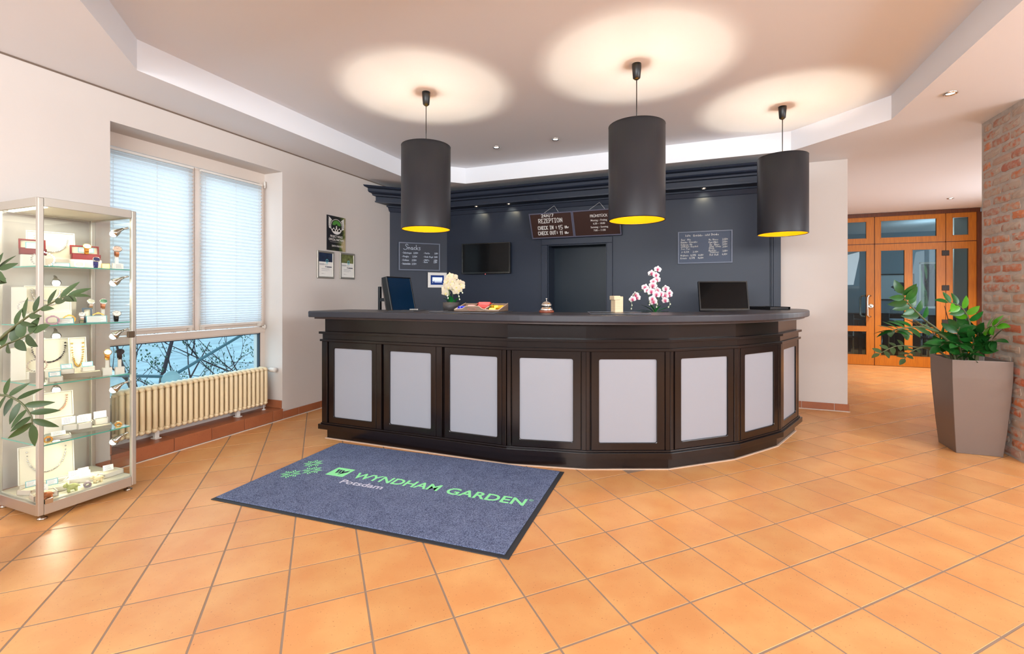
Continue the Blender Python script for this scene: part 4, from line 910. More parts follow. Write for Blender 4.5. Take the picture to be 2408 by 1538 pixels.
def frond(parent, pts, r, meshes, n, size=1.0, start=.3, seed=0, droop=0, smat=None, spread=58, face=(-.42, -.72, .55)):
    rr = random.Random(seed); pts = [Vector(p) - Vector(parent.location) for p in pts]
    # smooth path
    P = []
    for i in range(len(pts) - 1):
        a = pts[max(0, i - 1)]; b = pts[i]; c = pts[i + 1]; d = pts[min(len(pts) - 1, i + 2)]
        for k in range(5):
            t_ = k / 5; P.append(.5 * ((2 * b) + (c - a) * t_ + (2 * a - 5 * b + 4 * c - d) * t_ ** 2 + (3 * b - a - 3 * c + d) * t_ ** 3))
    P.append(pts[-1]); m = len(P)
    st = obj('stem', MB().tube(P, [r * (1 - .7 * i / (m - 1)) for i in range(m)], 7), smat or stem_m, parent)
    for k in range(n):
        t_ = start + (1 - start) * k / max(1, n - 1); i = min(m - 2, int(t_ * (m - 1))); p = P[i].lerp(P[i + 1], min(1, t_ * (m - 1) - i)); d = (P[i + 1] - P[i]).normalized()
        fv = Vector(face).normalized(); side = d.cross(fv); side = side.normalized() if side.length > .1 else Vector((1, 0, 0)); up = side.cross(d).normalized()
        if k == n - 1: ld = d
        else:
            s_ = 1 if k % 2 else -1; a = R(rr.uniform(spread - 12, spread + 12)); ld = d * cos(a) + side * s_ * sin(a) + up * rr.uniform(-.1, .35) + Vector((0, 0, -droop))
        M = Matrix.Translation(p) @ orient(ld, up + side * rr.uniform(-.55, .55) + d * rr.uniform(-.3, .3)) @ Matrix.Scale(size * rr.uniform(.85, 1.12), 4)
        o = obj('leaf', rr.choice(meshes), None, st); o.matrix_local = M
LM = [leaf_mesh(.118, .056, leaf_m, curl=c_) for c_ in (.05, .15, .25)]; LL = [leaf_mesh(.105, .055, leaf_light, curl=.12)]; LD = [leaf_mesh(.085, .034, leaf_dk, curl=c_) for c_ in (.08, .2)]; LB = [leaf_mesh(.08, .042, leaf_dk, curl=.1)]
pp = thing('potted_plant', 'tall zamioculcas plant in a tapered taupe planter beside the brick pillar', 'plant', (2.045, 4.742, 0))
pl = MB()
def sq(h, z, tw=0): return [(h * a, h * b, z) for a, b in ((-1, -1), (1, -1), (1, 1), (-1, 1))]
lev = [(.142, 0), (.158, .2), (.172, .42), (.181, .6), (.183, .74), (.172, .74), (.168, .66)]
vs = [v for h, z in lev for v in sq(h, z)]; fs = [(3, 2, 1, 0)] + [(4 * i + k, 4 * i + (k + 1) % 4, 4 * i + 4 + (k + 1) % 4, 4 * i + 4 + k) for i in range(len(lev) - 1) for k in range(4)]
pl.add(vs, fs); obj('planter', pl, taupe_m, pp, bevel=.004)
obj('soil', MB().box(-.17, -.17, .62, .17, .17, .685), soil_m, pp)
def sc_(P, k): return [tuple(Vector((0, 0, 1.245)) + (Vector(p) - Vector((0, 0, 1.245))) * k) for p in P]
soilp = lambda P, x, y: [(x, y, .67)] + P
frond(pp, soilp([(1.937, 4.728, .822), (1.772, 4.556, .945), (1.595, 4.38, 1.002), (1.411, 4.254, .986), (1.359, 4.18, .976)], 2.0, 4.78), .013, LM, 22, 1.0, .42, 1, spread=70)
frond(pp, soilp([(1.865, 4.754, .932), (1.725, 4.645, 1.04), (1.638, 4.611, 1.133), (1.59, 4.592, 1.19), (1.551, 4.577, 1.257)], 2.04, 4.84), .011, LM, 13, 1.0, .38, 2)
frond(pp, soilp([(1.846, 4.746, .785), (1.657, 4.619, .822), (1.513, 4.562, .833), (1.378, 4.51, .771)], 2.0, 4.83), .009, LB, 9, .85, .62, 3)
frond(pp, soilp(sc_([(2.181, 4.984, .838), (2.156, 4.974, .967), (2.126, 4.962, 1.074), (2.066, 4.939, 1.155), (1.975, 4.904, 1.187)], .94), 2.08, 4.82), .010, LM[:2] + LL, 11, .95, .45, 4)
frond(pp, soilp([(2.09, 4.751, .838), (2.07, 4.695, .904), (2.06, 4.648, .949)], 2.10, 4.78), .011, LM, 10, 1.05, .5, 5)
frond(pp, soilp([(2.09, 4.70, .861), (2.105, 4.65, .956), (2.10, 4.59, 1.0), (2.11, 4.52, 1.01)], 2.09, 4.74), .009, LL, 10, .95, .55, 6)
frond(pp, soilp([(1.998, 4.73, .825), (1.954, 4.692, .919), (1.964, 4.695, .991)], 2.0, 4.75), .012, LM, 11, 1.0, .4, 7)
frond(pp, soilp([(1.895, 4.67, .862), (1.838, 4.61, .864), (1.781, 4.56, .836)], 1.95, 4.70), .010, LM, 11, 1.0, .35, 8)
frond(pp, soilp([(1.821, 4.683, .802), (1.706, 4.595, .827), (1.593, 4.508, .801), (1.528, 4.461, .743)], 1.96, 4.76), .008, LB, 7, .8, .66, 9)
frond(pp, soilp([(2.11, 4.78, .758), (2.12, 4.72, .802), (2.12, 4.66, .815)], 2.09, 4.83), .008, LB, 5, .9, .5, 10)
frond(pp, soilp([(2.05, 4.70, .80), (2.03, 4.65, .88), (2.0, 4.60, .92)], 2.06, 4.72), .010, LM, 10, 1.0, .35, 12)
frond(pp, soilp([(1.95, 4.64, .79), (1.90, 4.56, .85), (1.86, 4.50, .86)], 1.98, 4.68), .010, LM, 10, .95, .3, 13)
frond(pp, soilp([(2.07, 4.68, .80), (2.09, 4.60, .88), (2.10, 4.53, .90)], 2.07, 4.72), .010, LM, 11, .95, .3, 14)
frond(pp, soilp([(1.93, 4.78, .80), (1.86, 4.75, .88), (1.80, 4.70, .92)], 1.97, 4.80), .010, LM, 11, .95, .35, 15)
frond(pp, soilp([(2.0, 4.66, .76), (1.98, 4.58, .79), (1.96, 4.53, .79)], 2.02, 4.69), .009, LM, 9, .85, .3, 16)
obj('dry_shoot', MB().tube([Vector(p) - pp.location for p in ((2.02, 4.9, .67), (1.986, 4.91, 1.0), (1.95, 4.9, 1.155))], [.005, .004, .002], 6), mat('dry_brown', lin(70, 48, 36), .8), pp)
# plant at the left edge, reaching in front of the showcase
p2 = thing('potted_plant', 'zamioculcas branches reaching in front of the glass showcase', 'plant', (-2.98, .80, 0))
p2p = MB(); p2p.lathe([(.13, 0), (.15, .2), (.165, .42), (.155, .42), (.15, .38)], n=28); obj('planter', p2p, taupe_m, p2)
b_ = (-2.97, .81, .40)
obj('soil', MB().lathe([(.0, .37), (.152, .385)], n=24, caps=False), soil_m, p2)
LE = [leaf_mesh(.092, .027, leaf_dk, curl=c_) for c_ in (.06, .18)]
frond(p2, [b_, (-2.95, .90, .80), (-2.895, .963, .969), (-2.784, 1.007, 1.059), (-2.727, 1.029, 1.111), (-2.652, 1.058, 1.168), (-2.546, 1.1, 1.23), (-2.50, 1.115, 1.241)], .008, LE, 13, .95, .58, 21, spread=40, face=(.7, -.45, .5))
frond(p2, [b_, (-2.95, .90, .78), (-2.895, .963, .93), (-2.784, 1.007, 1.021), (-2.714, 1.034, 1.054), (-2.652, 1.058, 1.087)], .008, LB, 8, 1.0, .62, 22, face=(.7, -.45, .5))
frond(p2, [b_, (-2.95, .9, 1.1), (-2.89, .965, 1.26), (-2.83, .99, 1.335), (-2.79, 1.005, 1.355)], .008, LE, 12, .95, .5, 23, face=(.7, -.45, .5))
frond(p2, [b_, (-2.98, .9, .76), (-2.9, .961, .827), (-2.784, 1.007, .817), (-2.754, 1.018, .814), (-2.701, 1.039, .785), (-2.662, 1.054, .732), (-2.655, 1.057, .692)], .008, LE, 13, .95, .5, 24, spread=62, face=(.8, -.5, .2))

# ================================================================== THINGS ON THE COUNTER
ZW = 1.11
def pad(name, corners, label):
    c = Vector((sum(p[0] for p in corners) / 4, sum(p[1] for p in corners) / 4, ZW)); t = thing(name, label, 'desk pad', c, group='black desk pads on the counter')
    obj('sheet', MB().prism([(p[0] - c.x, p[1] - c.y) for p in corners], .0005, .004), mat('black_leatherette', lin(30, 30, 34), .3), t, bevel=.001)
    q = MB(); P = [Vector((p[0] - c.x, p[1] - c.y, .0045)) for p in corners]; q.tube([*P], .0022, 6, closed=True); obj('edge_piping', q, mat('pad_edge', lin(120, 124, 134), .3), t)
pad('desk_pad', [(-.70, 3.17), (-.30, 3.28), (-.44, 3.62), (-.80, 3.50)], 'black leather desk pad with pale edge in front of the pink orchid')
pad('desk_pad', [(-1.95, 3.05), (-1.40, 3.05), (-1.40, 3.42), (-1.95, 3.42)], 'black desk pad carrying the wooden sweets tray')
# bell
be = thing('reception_bell', 'silver reception bell on a round red-brown base', 'bell', (-1.09, 3.36, ZW))
obj('base', MB().lathe([(.055, 0), (.058, .004), (.058, .014), (.054, .018)], n=32), mat('red_brown_wood', lin(130, 66, 46), .35), be)
obj('lower_ring', MB().lathe([(.050, .018), (.052, .022), (.044, .036), (.040, .044), (.030, .046)], n=32), chrome, be)
obj('striker_gap', MB().lathe([(.034, .045), (.034, .053)], n=24), black_pl, be)
obj('dome', MB().lathe([(.041, .052), (.042, .056), (.040, .068), (.030, .080), (.016, .087), (.008, .089)], n=32), chrome, be)
obj('button', MB().lathe([(.005, .089), (.004, .098), (.004, .104), (.009, .106), (.009, .110), (.004, .112)], n=16), chrome, be)
# sweets tray
st = thing('sweets_tray', 'low wooden tray of wrapped sweets beside the white orchid', 'tray', (-1.62, 3.30, ZW + .0065), R(4))
wtray = wood_mat('grey_brown_tray_wood', lin(112, 90, 76), lin(132, 108, 90), .6, (2, 2, 10)); pale_edge = mat('raw_edge', lin(222, 196, 172), .7)
W2, D2 = .19, .11
def xprism(mb, poly, y0, y1): mb.add([(x, y0, z) for x, z in poly] + [(x, y1, z) for x, z in poly], [tuple(range(len(poly))), tuple(range(2 * len(poly) - 1, len(poly) - 1, -1))] + [(i, len(poly) + i, len(poly) + (i + 1) % len(poly), (i + 1) % len(poly)) for i in range(len(poly))])
def yprism(mb, poly, x0, x1): mb.add([(x0, y, z) for y, z in poly] + [(x1, y, z) for y, z in poly], [tuple(range(len(poly) - 1, -1, -1)), tuple(range(len(poly), 2 * len(poly)))] + [(i, (i + 1) % len(poly), len(poly) + (i + 1) % len(poly), len(poly) + i) for i in range(len(poly))])
fpoly = [(-W2, 0), (W2, 0), (W2, .014), (.10, .014), (.05, .022), (.02, .042), (-.085, .042), (-.12, .022), (-W2, .014)]
fr = MB(); xprism(fr, fpoly, -D2, -D2 + .006); obj('front_panel', fr, wtray, st)
ed = MB(); ed.tube([(x, -D2 + .002, z + .001) for x, z in fpoly[2:]], .0026, 5); obj('pale_edge', ed, pale_edge, st)
obj('back_panel', MB().box(-W2, D2 - .006, 0, W2, D2, .062), wtray, st)
for x in (-W2, -.07, .06, W2 - .006):
    s_ = MB(); yprism(s_, [(-D2, 0), (D2, 0), (D2, .062), (-D2, .014)], x, x + .006); obj('side_panel' if abs(x) > .1 else 'divider', s_, wtray, st)
    e_ = MB(); e_.tube([(x + .003, -D2, .015), (x + .003, D2, .063)], .003, 5); obj('pale_edge', e_, pale_edge, st)
obj('floor_panel', MB().box(-W2, -D2, 0, W2, D2, .005), wtray, st)
mk = MB(); mk.T = Matrix.Translation((-.035, -D2 - .0006, .020)) @ BF
mk.add([(.036 * cos(2 * pi * k / 24) * s_, .010 * sin(2 * pi * k / 24) * s_, 0) for s_ in (1, .86) for k in range(24)], [(k, (k + 1) % 24, 24 + (k + 1) % 24, 24 + k) for k in range(24)])
obj('printed_mark', mk, mat('print_red', lin(190, 90, 80), .6), st)
def sweet(loc, size, m_, label, rz=0, tilt=0, grp='wrapped sweets in the wooden tray'):
    t = thing('wrapped_sweet', label, 'sweet', loc, group=grp, rot=(tilt, 0, rz)); sx, sy, sz = size
    mb = MB(); vs = []
    for i, x in enumerate((-.62, -.52, -.46, 0, .46, .52, .62)):
        k = (1, .35, 1, 1, 1, .35, 1)[i]; kz = (.15, .25, 1, 1.1, 1, .25, .15)[i]
        vs += [(x * sx, -sy / 2 * k, sz * (.5 - .5 * kz)), (x * sx, sy / 2 * k, sz * (.5 - .5 * kz)), (x * sx, sy / 2 * k * .8, sz * (.5 + .5 * kz)), (x * sx, -sy / 2 * k * .8, sz * (.5 + .5 * kz))]
    fs = [(4 * i + k, 4 * i + (k + 1) % 4, 4 * i + 4 + (k + 1) % 4, 4 * i + 4 + k) for i in range(6) for k in range(4)] + [(3, 2, 1, 0), (24, 25, 26, 27)]
    mb.add(vs, fs); obj('wrapper', mb, m_, t)
blue_w = mat('blue_foil', lin(20, 44, 190), .25); red_w = mat('red_foil', lin(214, 60, 44), .3); gold_w = mat('yellow_foil', lin(222, 170, 30), .25, metal=.4); pink_w = mat('pink_foil', lin(226, 140, 130), .35)
bx, by, bz_ = -1.62, 3.30, ZW + .012
for k, (dx, dy, dz, rz) in enumerate(((-.165, -.07, .0, .3), (-.13, -.08, .002, -.2), (-.155, -.045, .018, .9), (-.115, -.05, .016, .1))):
    sweet((bx + dx, by + dy, bz_ + dz), (.055, .026, .018), blue_w, ('blue wrapped sweet at the outer corner of the tray', 'blue wrapped sweet behind the low front edge of the tray', 'blue wrapped sweet topmost of the blue pile', 'blue wrapped sweet leaning on the tray divider')[k], rz)
for k, (dx, dy, dz) in enumerate(((-.13, .03, .0), (-.10, .02, .022))): sweet((bx + dx, by + dy, bz_ + dz), (.06, .03, .022), pink_w, ('pale pink wrapped sweet lying low behind the blue ones', 'pale pink wrapped sweet on top beside the red bar')[k], .4 * k)
for k, (dx, dz) in enumerate(((-.01, .0), (-.008, .024), (.0, .046))): sweet((bx + dx, by + .06, bz_ + dz), (.10, .035, .022), red_w, ('red chocolate bar at the bottom of the middle compartment', 'red chocolate bar in the middle of its stack', 'red chocolate bar topmost, showing above the tray')[k], .1 * k)
for k, (dx, dy, dz, rz) in enumerate(((.10, .0, 0, .2), (.14, .03, .0, -.5), (.11, .05, .018, .8), (.15, .06, .02, 0), (.085, .055, .022, 1.2))): sweet((bx + dx, by + dy, bz_ + dz), (.055, .03, .022), gold_w, ('gold wrapped sweet at the front of its compartment', 'gold wrapped sweet by the tray side panel', 'gold wrapped sweet in the middle of the gold pile', 'gold wrapped sweet against the back panel', 'gold wrapped sweet next to the red bars')[k], rz)
# orchids
def petal(L, W_, tw): 
    vs = []; n = 5
    for i in range(n + 1):
        t_ = i / n; w = W_ / 2 * math.sin(pi * (.12 + .86 * t_)) ** .7; vs += [(L * t_, -w, -.10 * L * t_ * t_), (L * t_, 0, .04 * L * math.sin(pi * t_)), (L * t_, w, -.10 * L * t_ * t_)]
    return vs, [(3 * i + k, 3 * i + 3 + k, 3 * i + 4 + k, 3 * i + 1 + k) for i in range(n) for k in (0, 1)]
def orchid_flower_mesh(r, pm):
    m = MB(); m.smooth = True     # local: face towards +z
    for a, L, W_ in ((90, r, r * .75), (210, r * .95, r * .7), (330, r * .95, r * .7)): m.T = Matrix.Rotation(R(a), 4, 'Z'); m.add(*petal(L, W_, 0))
    for a in (12, 168): m.T = Matrix.Translation((0, 0, r * .06)) @ Matrix.Rotation(R(a), 4, 'Z'); m.add(*petal(r * 1.0, r * 1.15, 0))
    return m.mesh('flower', pm)
def lip_mesh(r, m_):
    m = MB(); m.sph((0, -r * .12, r * .16), r * .2, 8, 5, (1, .9, 1.0)); m.smooth = True
    m.T = Matrix.Translation((0, -r * .15, r * .14)) @ Matrix.Rotation(R(-90), 4, 'Z'); m.add(*petal(r * .42, r * .3, 0)); return m.mesh('lip', m_)
def orchid(loc, label, stems, flowers, buds, pot, pm, lm, r, leaves, heart=None):
    t = thing('potted_orchid', label, 'orchid', loc); fm = orchid_flower_mesh(r, pm); lpm = lip_mesh(r, lm)
    if pot: obj('pot', MB().lathe([(pot[0] * .9, 0), (pot[0], pot[1] * .5), (pot[0], pot[1]), (pot[0] - .006, pot[1]), (pot[0] - .008, pot[1] - .012), (0, pot[1] - .012)], n=32), pot[2], t)
    for pts in stems: obj('stem', MB().tube(pts, [.003] * len(pts), 6), mat('orchid_stem', lin(70, 96, 52), .5), t)
    for (p, d) in flowers:
        z = Vector(d).normalized(); x = Vector((0, 0, 1)).cross(z).normalized(); y = z.cross(x); M = Matrix((x, y, z)).transposed().to_4x4(); M.translation = Vector(p)
        o = obj('flower', fm, None, t); o.matrix_local = M @ Matrix.Rotation(random.uniform(-.35, .35), 4, 'Z') @ Matrix.Scale(random.uniform(.88, 1.1), 4); obj('lip', lpm, None, o)
    for pts in buds:
        obj('bud_stem', MB().tube(pts, .0016, 5), mat('bud_stem', lin(170, 190, 150), .5), t)
        for q in pts[1:]: obj('bud', MB().sph(q, .006, 8, 5, (1, 1, 1.25)), mat('bud', lin(222, 226, 200), .5), t)
    for p, d, L, W_ in leaves:
        m = obj('leaf', leaf_mesh(L, W_, mat('orchid_leaf', lin(26, 108, 46), .28, spec=.6, rnd=.2), 'leaf', .35, .25), None, t); m.matrix_local = Matrix.Translation(p) @ orient(d)
    return t
wp = mat('ivory_petal', lin(204, 193, 168), .65); yl = mat('ivory_lip', lin(236, 216, 150), .6)
pp_m = bpy.data.materials.new('pink_white_petal'); pp_m.use_nodes = True; n = pp_m.node_tree.nodes; L_ = pp_m.node_tree.links; tc = n.new('ShaderNodeTexCoord'); vl = n.new('ShaderNodeVectorMath'); vl.operation = 'LENGTH'; cr = n.new('ShaderNodeValToRGB')
L_.new(tc.outputs['Object'], vl.inputs[0]); mu = n.new('ShaderNodeMath'); mu.operation = 'MULTIPLY'; mu.inputs[1].default_value = 22; L_.new(vl.outputs['Value'], mu.inputs[0]); L_.new(mu.outputs[0], cr.inputs[0])
cr.color_ramp.elements[0].position = .12; cr.color_ramp.elements[0].color = lin(206, 84, 128); cr.color_ramp.elements[1].position = .5; cr.color_ramp.elements[1].color = lin(250, 240, 240)
L_.new(cr.outputs[0], n['Principled BSDF'].inputs['Base Color']); n['Principled BSDF'].inputs['Roughness'].default_value = .6
mg = mat('magenta_lip', lin(190, 62, 104), .6)
O1 = Vector((-1.955, 3.40, ZW))
vd = Vector((.45, -.88, .05))      # towards the room
def fpos(lst, O, ydir): # lst of (horizontal offset along view-right, height, depth)
    rt = Vector((cos(YAW), sin(YAW), 0)); fw = Vector((-sin(YAW), cos(YAW), 0)); out = []
    for a, z, dep in lst: p = rt * a + fw * dep + Vector((0, 0, z)); out.append((p, (Vector((ydir[0], ydir[1], 0)) + rt * random.uniform(-.5, .5) + Vector((0, 0, random.uniform(-.25, .2))))))
    return out
rt = Vector((cos(YAW), sin(YAW), 0)); fw = Vector((-sin(YAW), cos(YAW), 0))
def V_(a, z, d=0): return rt * a + fw * d + Vector((0, 0, z))
orchid(O1, 'white orchid in a dark round pot on the counter beside the sweets tray',
    [[V_(-.01, .06), V_(-.015, .2), V_(-.005, .27), V_(-.02, .30)], [V_(.01, .06), V_(.015, .17), V_(.05, .235), V_(.075, .22)], [V_(0, .06), V_(-.02, .17), V_(-.05, .20)]],
    fpos([(-.012, .295, 0), (.022, .285, .01), (-.025, .262, -.01), (.012, .255, -.015), (-.042, .222, 0), (-.02, .205, -.02), (-.052, .185, .0), (-.045, .155, -.005), (.03, .225, -.01), (.045, .205, -.02), (.058, .24, .01), (.085, .232, 0), (.09, .205, -.01), (.065, .18, -.015), (.042, .165, -.01), (.02, .19, -.005), (.0, .228, -.02), (-.035, .245, -.01)], O1, vd),
    [[V_(-.035, .16, -.02), V_(-.028, .13, -.03), V_(-.022, .11, -.03)], [V_(.06, .15, -.02), V_(.07, .125, -.03), V_(.075, .10, -.03)], [V_(.085, .17, -.02), V_(.1, .155, -.03)]],
    (.071, .075, mat('anthracite_pot', lin(62, 58, 58), .55)), wp, yl, .036,
    [(V_(-.02, .07), rt * -.5 + Vector((0, -.3, .9)), .075, .04), (V_(.0, .07), rt * .1 + Vector((0, -.4, 1)), .075, .045), (V_(.03, .07), rt * .5 + Vector((0, -.2, .9)), .07, .04), (V_(.035, .07), rt * 1 + Vector((0, 0, .5)), .06, .03), (V_(-.03, .07), rt * -1 + Vector((0, 0, .25)), .06, .014), (V_(.0, .07), rt * .3 + fw + Vector((0, 0, .8)), .07, .04)])
O2 = Vector((-.335, 4.02, .985))
zb = .125   # counter surface above the shelf on which the pot stands
orchid(O2, 'pink and white orchid with arching sprays behind the counter right of the doorway',
    [[V_(.0, .06), V_(.01, .25), V_(.02, .42), V_(-.01, .47), V_(-.05, .43)], [V_(.0, .06), V_(.03, .24), V_(.06, .33), V_(.11, .33)], [V_(.0, .06), V_(-.03, .22), V_(-.09, .31), V_(-.17, .28), V_(-.22, .20)]],
    fpos([(.022, zb + .355, 0), (-.03, zb + .32, 0), (.005, zb + .305, -.01), (.012, zb + .265, 0), (-.018, zb + .25, -.01), (-.022, zb + .215, -.01), (-.07, zb + .175, -.01), (-.04, zb + .165, -.02), (-.085, zb + .20, 0), (.018, zb + .175, -.01), (.005, zb + .14, -.02), (.045, zb + .145, -.01), (.09, zb + .19, 0), (.115, zb + .155, -.02), (.085, zb + .13, 0), (.12, zb + .135, 0), (.08, zb + .09, -.02), (-.03, zb + .105, -.02), (-.02, zb + .08, -.02), (-.165, zb + .135, 0), (-.195, zb + .10, -.01), (-.155, zb + .115, 0)], O2, (.1, -1)),
    [[V_(-.06, zb + .09, -.03), V_(-.055, zb + .075, -.04), V_(-.06, zb + .055, -.04)], [V_(.0, zb + .09, -.03), V_(.005, zb + .06, -.04), V_(.0, zb + .035, -.04)], [V_(.11, zb + .09, -.03), V_(.115, zb + .06, -.04), V_(.10, zb + .035, -.04)], [V_(-.21, zb + .09, -.03), V_(-.205, zb + .05, -.03), V_(-.21, zb + .02, -.03)]],
    (.065, .115, mat('anthracite_pot', lin(62, 58, 58), .55)), pp_m, mg, .034,
    [(V_(-.01, .11), rt * -1.2 + Vector((0, 0, .55)), .15, .03), (V_(-.01, .11), rt * -.6 + Vector((0, 0, .7)), .13, .035), (V_(.0, .11), rt * -.35 + Vector((0, -.1, 1)), .11, .03), (V_(.01, .11), rt * 1.0 + Vector((0, 0, .75)), .16, .034), (V_(.02, .11), rt * 1.4 + Vector((0, 0, .4)), .15, .032), (V_(.0, .11), rt * .4 + Vector((0, -.4, .9)), .09, .03), (V_(-.02, .11), rt * -1.1 + fw * .4 + Vector((0, 0, .3)), .15, .035)])
# pale wooden stand
ws = thing('wooden_stand', 'pale wooden block stand with a notched top left of the pink orchid', 'stand', (-.585, 3.585, ZW + .0005), R(40))
pw = wood_mat('pale_maple', lin(226, 202, 168), lin(214, 188, 152), .55, (2, 2, 12))
obj('upright', MB().box(-.036, -.032, 0, .036, .032, .125), pw, ws, bevel=.003)
obj('notched_head', MB().box(-.046, -.036, .098, .010, .036, .13), pw, ws, bevel=.004)
dk = MB(); rr = random.Random(4)
for k in range(9): dk.T = Matrix.Translation((.0365, rr.uniform(-.02, .01), .03 + .009 * k)) @ XF; dk.add([(.0035 * cos(a * 1.05) * rr.uniform(.6, 1), .0035 * sin(a * 1.05) * rr.uniform(.6, 1), 0) for a in range(6)], [tuple(range(6))])
obj('printed_dots', dk, mat('print_brown', lin(70, 52, 40), .7), ws)
# monitors
def monitor(name, label, loc, rz, tilt, w, h, sm, deep=.05, vesa=False):
    t = thing(name, label, 'monitor', loc, rz); Rm = Matrix.Rotation(-tilt, 4, 'X')
    def mm(): m = MB(); m.T = Matrix.Translation((0, 0, h[0])) @ Rm; return m
    zb_, zt_ = 0, h[1]
    hb = mm(); hb.box(-w / 2, 0, zb_, w / 2, deep * .5, zt_); hb.add([(-w / 2, deep * .5, 0), (w / 2, deep * .5, 0), (w / 2, deep * .5, zt_), (-w / 2, deep * .5, zt_), (-w * .36, deep, .05), (w * .36, deep, .05), (w * .36, deep, zt_ - .05), (-w * .36, deep, zt_ - .05)], [(0, 1, 5, 4), (1, 2, 6, 5), (2, 3, 7, 6), (3, 0, 4, 7), (4, 5, 6, 7)])
    obj('housing', hb, black_pl, t, bevel=.003)
    f = mm(); f.T = f.T @ Matrix.Translation((-w / 2, -.005, 0)); f.ring_frame(w, zt_, (.012, .022, w - .012, zt_ - .012), .006); obj('bezel', f, black_pl, t, bevel=.002)
    s_ = mm(); s_.box(-w / 2 + .01, -.001, .02, w / 2 - .01, .0, zt_ - .01); obj('screen', s_, sm, t)
    if vesa:
        obj('stand_foot', MB().box(-.10, .06, 0, .10, .345, .012), black_pl, t, bevel=.003); obj('stand_post', MB().box(-.014, .30, .01, .014, .325, .345), black_pl, t, bevel=.003); obj('stand_arm', MB().box(-.02, deep * .9, .20, .02, .302, .232), black_pl, t); return t
    obj('stand_foot', MB().box(-.11, -.02, 0, .11, .16, .012), black_pl, t, bevel=.003)
    obj('stand_post', MB().box(-.025, .075, .01, .025, .1, h[0] + h[1] * .55), black_pl, t)
    a = MB(); a.box(-.035, deep + .005 - .02, h[0] + h[1] * .38, .035, .09, h[0] + h[1] * .5); obj('stand_arm', a, black_pl, t)
    return t
monitor('monitor', 'black monitor with a plain black screen facing the lobby behind the rounded counter end', (.235, 4.62, .985), R(14), R(14), .44, (.115, .285), screen_m)
monitor('monitor', 'black monitor seen edge-on with a dark blue screen at the window end of the counter', (-2.60, 3.66, .985), R(88), R(12), .36, (.03, .415), mat('navy_screen', lin(10, 40, 68), .2), .11, True)
# tray at the right end
tr = thing('document_tray', 'flat black folder tray lying on the rounded end of the counter', 'tray', (.62, 4.86, ZW + .0005), R(35))
obj('base', MB().box(-.11, -.15, 0, .11, .15, .006), black_pl, tr, bevel=.002); obj('folder', MB().box(-.10, -.14, .007, .10, .14, .022), mat('black_folder', lin(36, 36, 40), .4), tr, bevel=.003); obj('edge_rim', MB().box(-.11, -.15, .006, -.104, .15, .028).box(.104, -.15, .006, .11, .15, .028).box(-.104, .144, .006, .104, .15, .028), black_pl, tr)
cb = thing('clipboard', 'thin dark clipboard on the counter in front of the blue-screened monitor', 'clipboard', (-2.32, 3.30, ZW + .0005), R(12))
obj('board', MB().box(-.11, -.15, 0, .11, .15, .004), mat('dark_board', lin(52, 54, 60), .45), cb, bevel=.001); obj('clip', MB().box(-.04, .12, .004, .04, .15, .014), steel, cb, bevel=.002)

# ================================================================== GLAZED WOODEN DOORS AND ROOM BEYOND
door2 = obj('door_2', MB().box(1.56, YH + .012, 2.142, 4.318, YH + .045, 2.161).box(2.916, YH + .012, 0.004, 2.932, YH + .045, 2.62).box(3.908, YH + .012, .004, 3.926, YH + .045, 2.62).box(1.494, YH - .02, 2.63, 4.36, YH + .10, ZC - .005).box(4.318, YH - .02, 0, 4.45, YH + .10, 2.63).box(1.494, YH - .02, 0, 1.56, YH + .10, 2.63), oak_dark, kind='structure')
def leafd(x0, x1, panes, name='door_leaf'):
    """wooden leaf with rectangular panes (x0,x1,z0,z1)"""
    zs = sorted({0.006, 2.145} | {p[2] for p in panes} | {p[3] for p in panes}); return None
def leaf_frame(name, x0, x1, z0, z1, panes, par):
    m = MB(); y0, y1 = YH, YH + .055
    xs = sorted({x0, x1} | {p[0] for p in panes} | {p[1] for p in panes}); zs = sorted({z0, z1} | {p[2] for p in panes} | {p[3] for p in panes})
    for i in range(len(xs) - 1):
        for j in range(len(zs) - 1):
            cx, cz = (xs[i] + xs[i + 1]) / 2, (zs[j] + zs[j + 1]) / 2
            if not any(p[0] < cx < p[1] and p[2] < cz < p[3] for p in panes): m.box(xs[i], y0, zs[j], xs[i + 1], y1, zs[j + 1])
    f = obj(name, m, oak_m, par)
    bd_ = MB()
    for p in panes:
        for a in ((p[0], p[2], p[1], p[2] + .008), (p[0], p[3] - .008, p[1], p[3]), (p[0], p[2], p[0] + .008, p[3]), (p[1] - .008, p[2], p[1], p[3])): bd_.box(a[0], y0 - .004, a[1], a[2], y0 + .01, a[3])
    obj('glazing_bead', bd_, oak_m, f)
    for p in panes: obj('pane', MB().box(p[0], y0 + .024, p[2], p[1], y0 + .030, p[3]), glass_door, f)
    return f
glass_door = glass_mat('door_glass', (.62, .74, .78), boost=1.0)
zlo, zl1, zm0, zm1, zt0 = .18, .612, .69, 2.037, 2.145
def two(x0, x1): return [(x0, x1, zlo, zl1 - .005), (x0, x1, zm0, zm1)]
lf1 = leaf_frame('door_leaf', 1.60, 2.918, .006, zt0, two(1.72, 2.19) + two(2.30, 2.81), door2)
lf2 = leaf_frame('door_leaf', 2.930, 3.912, .006, zt0, two(3.010, 3.36) + two(3.457, 3.80), door2)
lf3 = leaf_frame('side_light', 3.922, 4.318, .006, zt0, two(4.002, 4.222), door2)
for x0, x1, p in ((1.60, 2.918, (1.72, 2.81)), (2.930, 3.912, (3.010, 3.80)), (3.922, 4.318, (4.002, 4.222))): leaf_frame('transom_light', x0, x1, 2.158, 2.63, [(p[0], p[1], 2.25, 2.56)], door2)
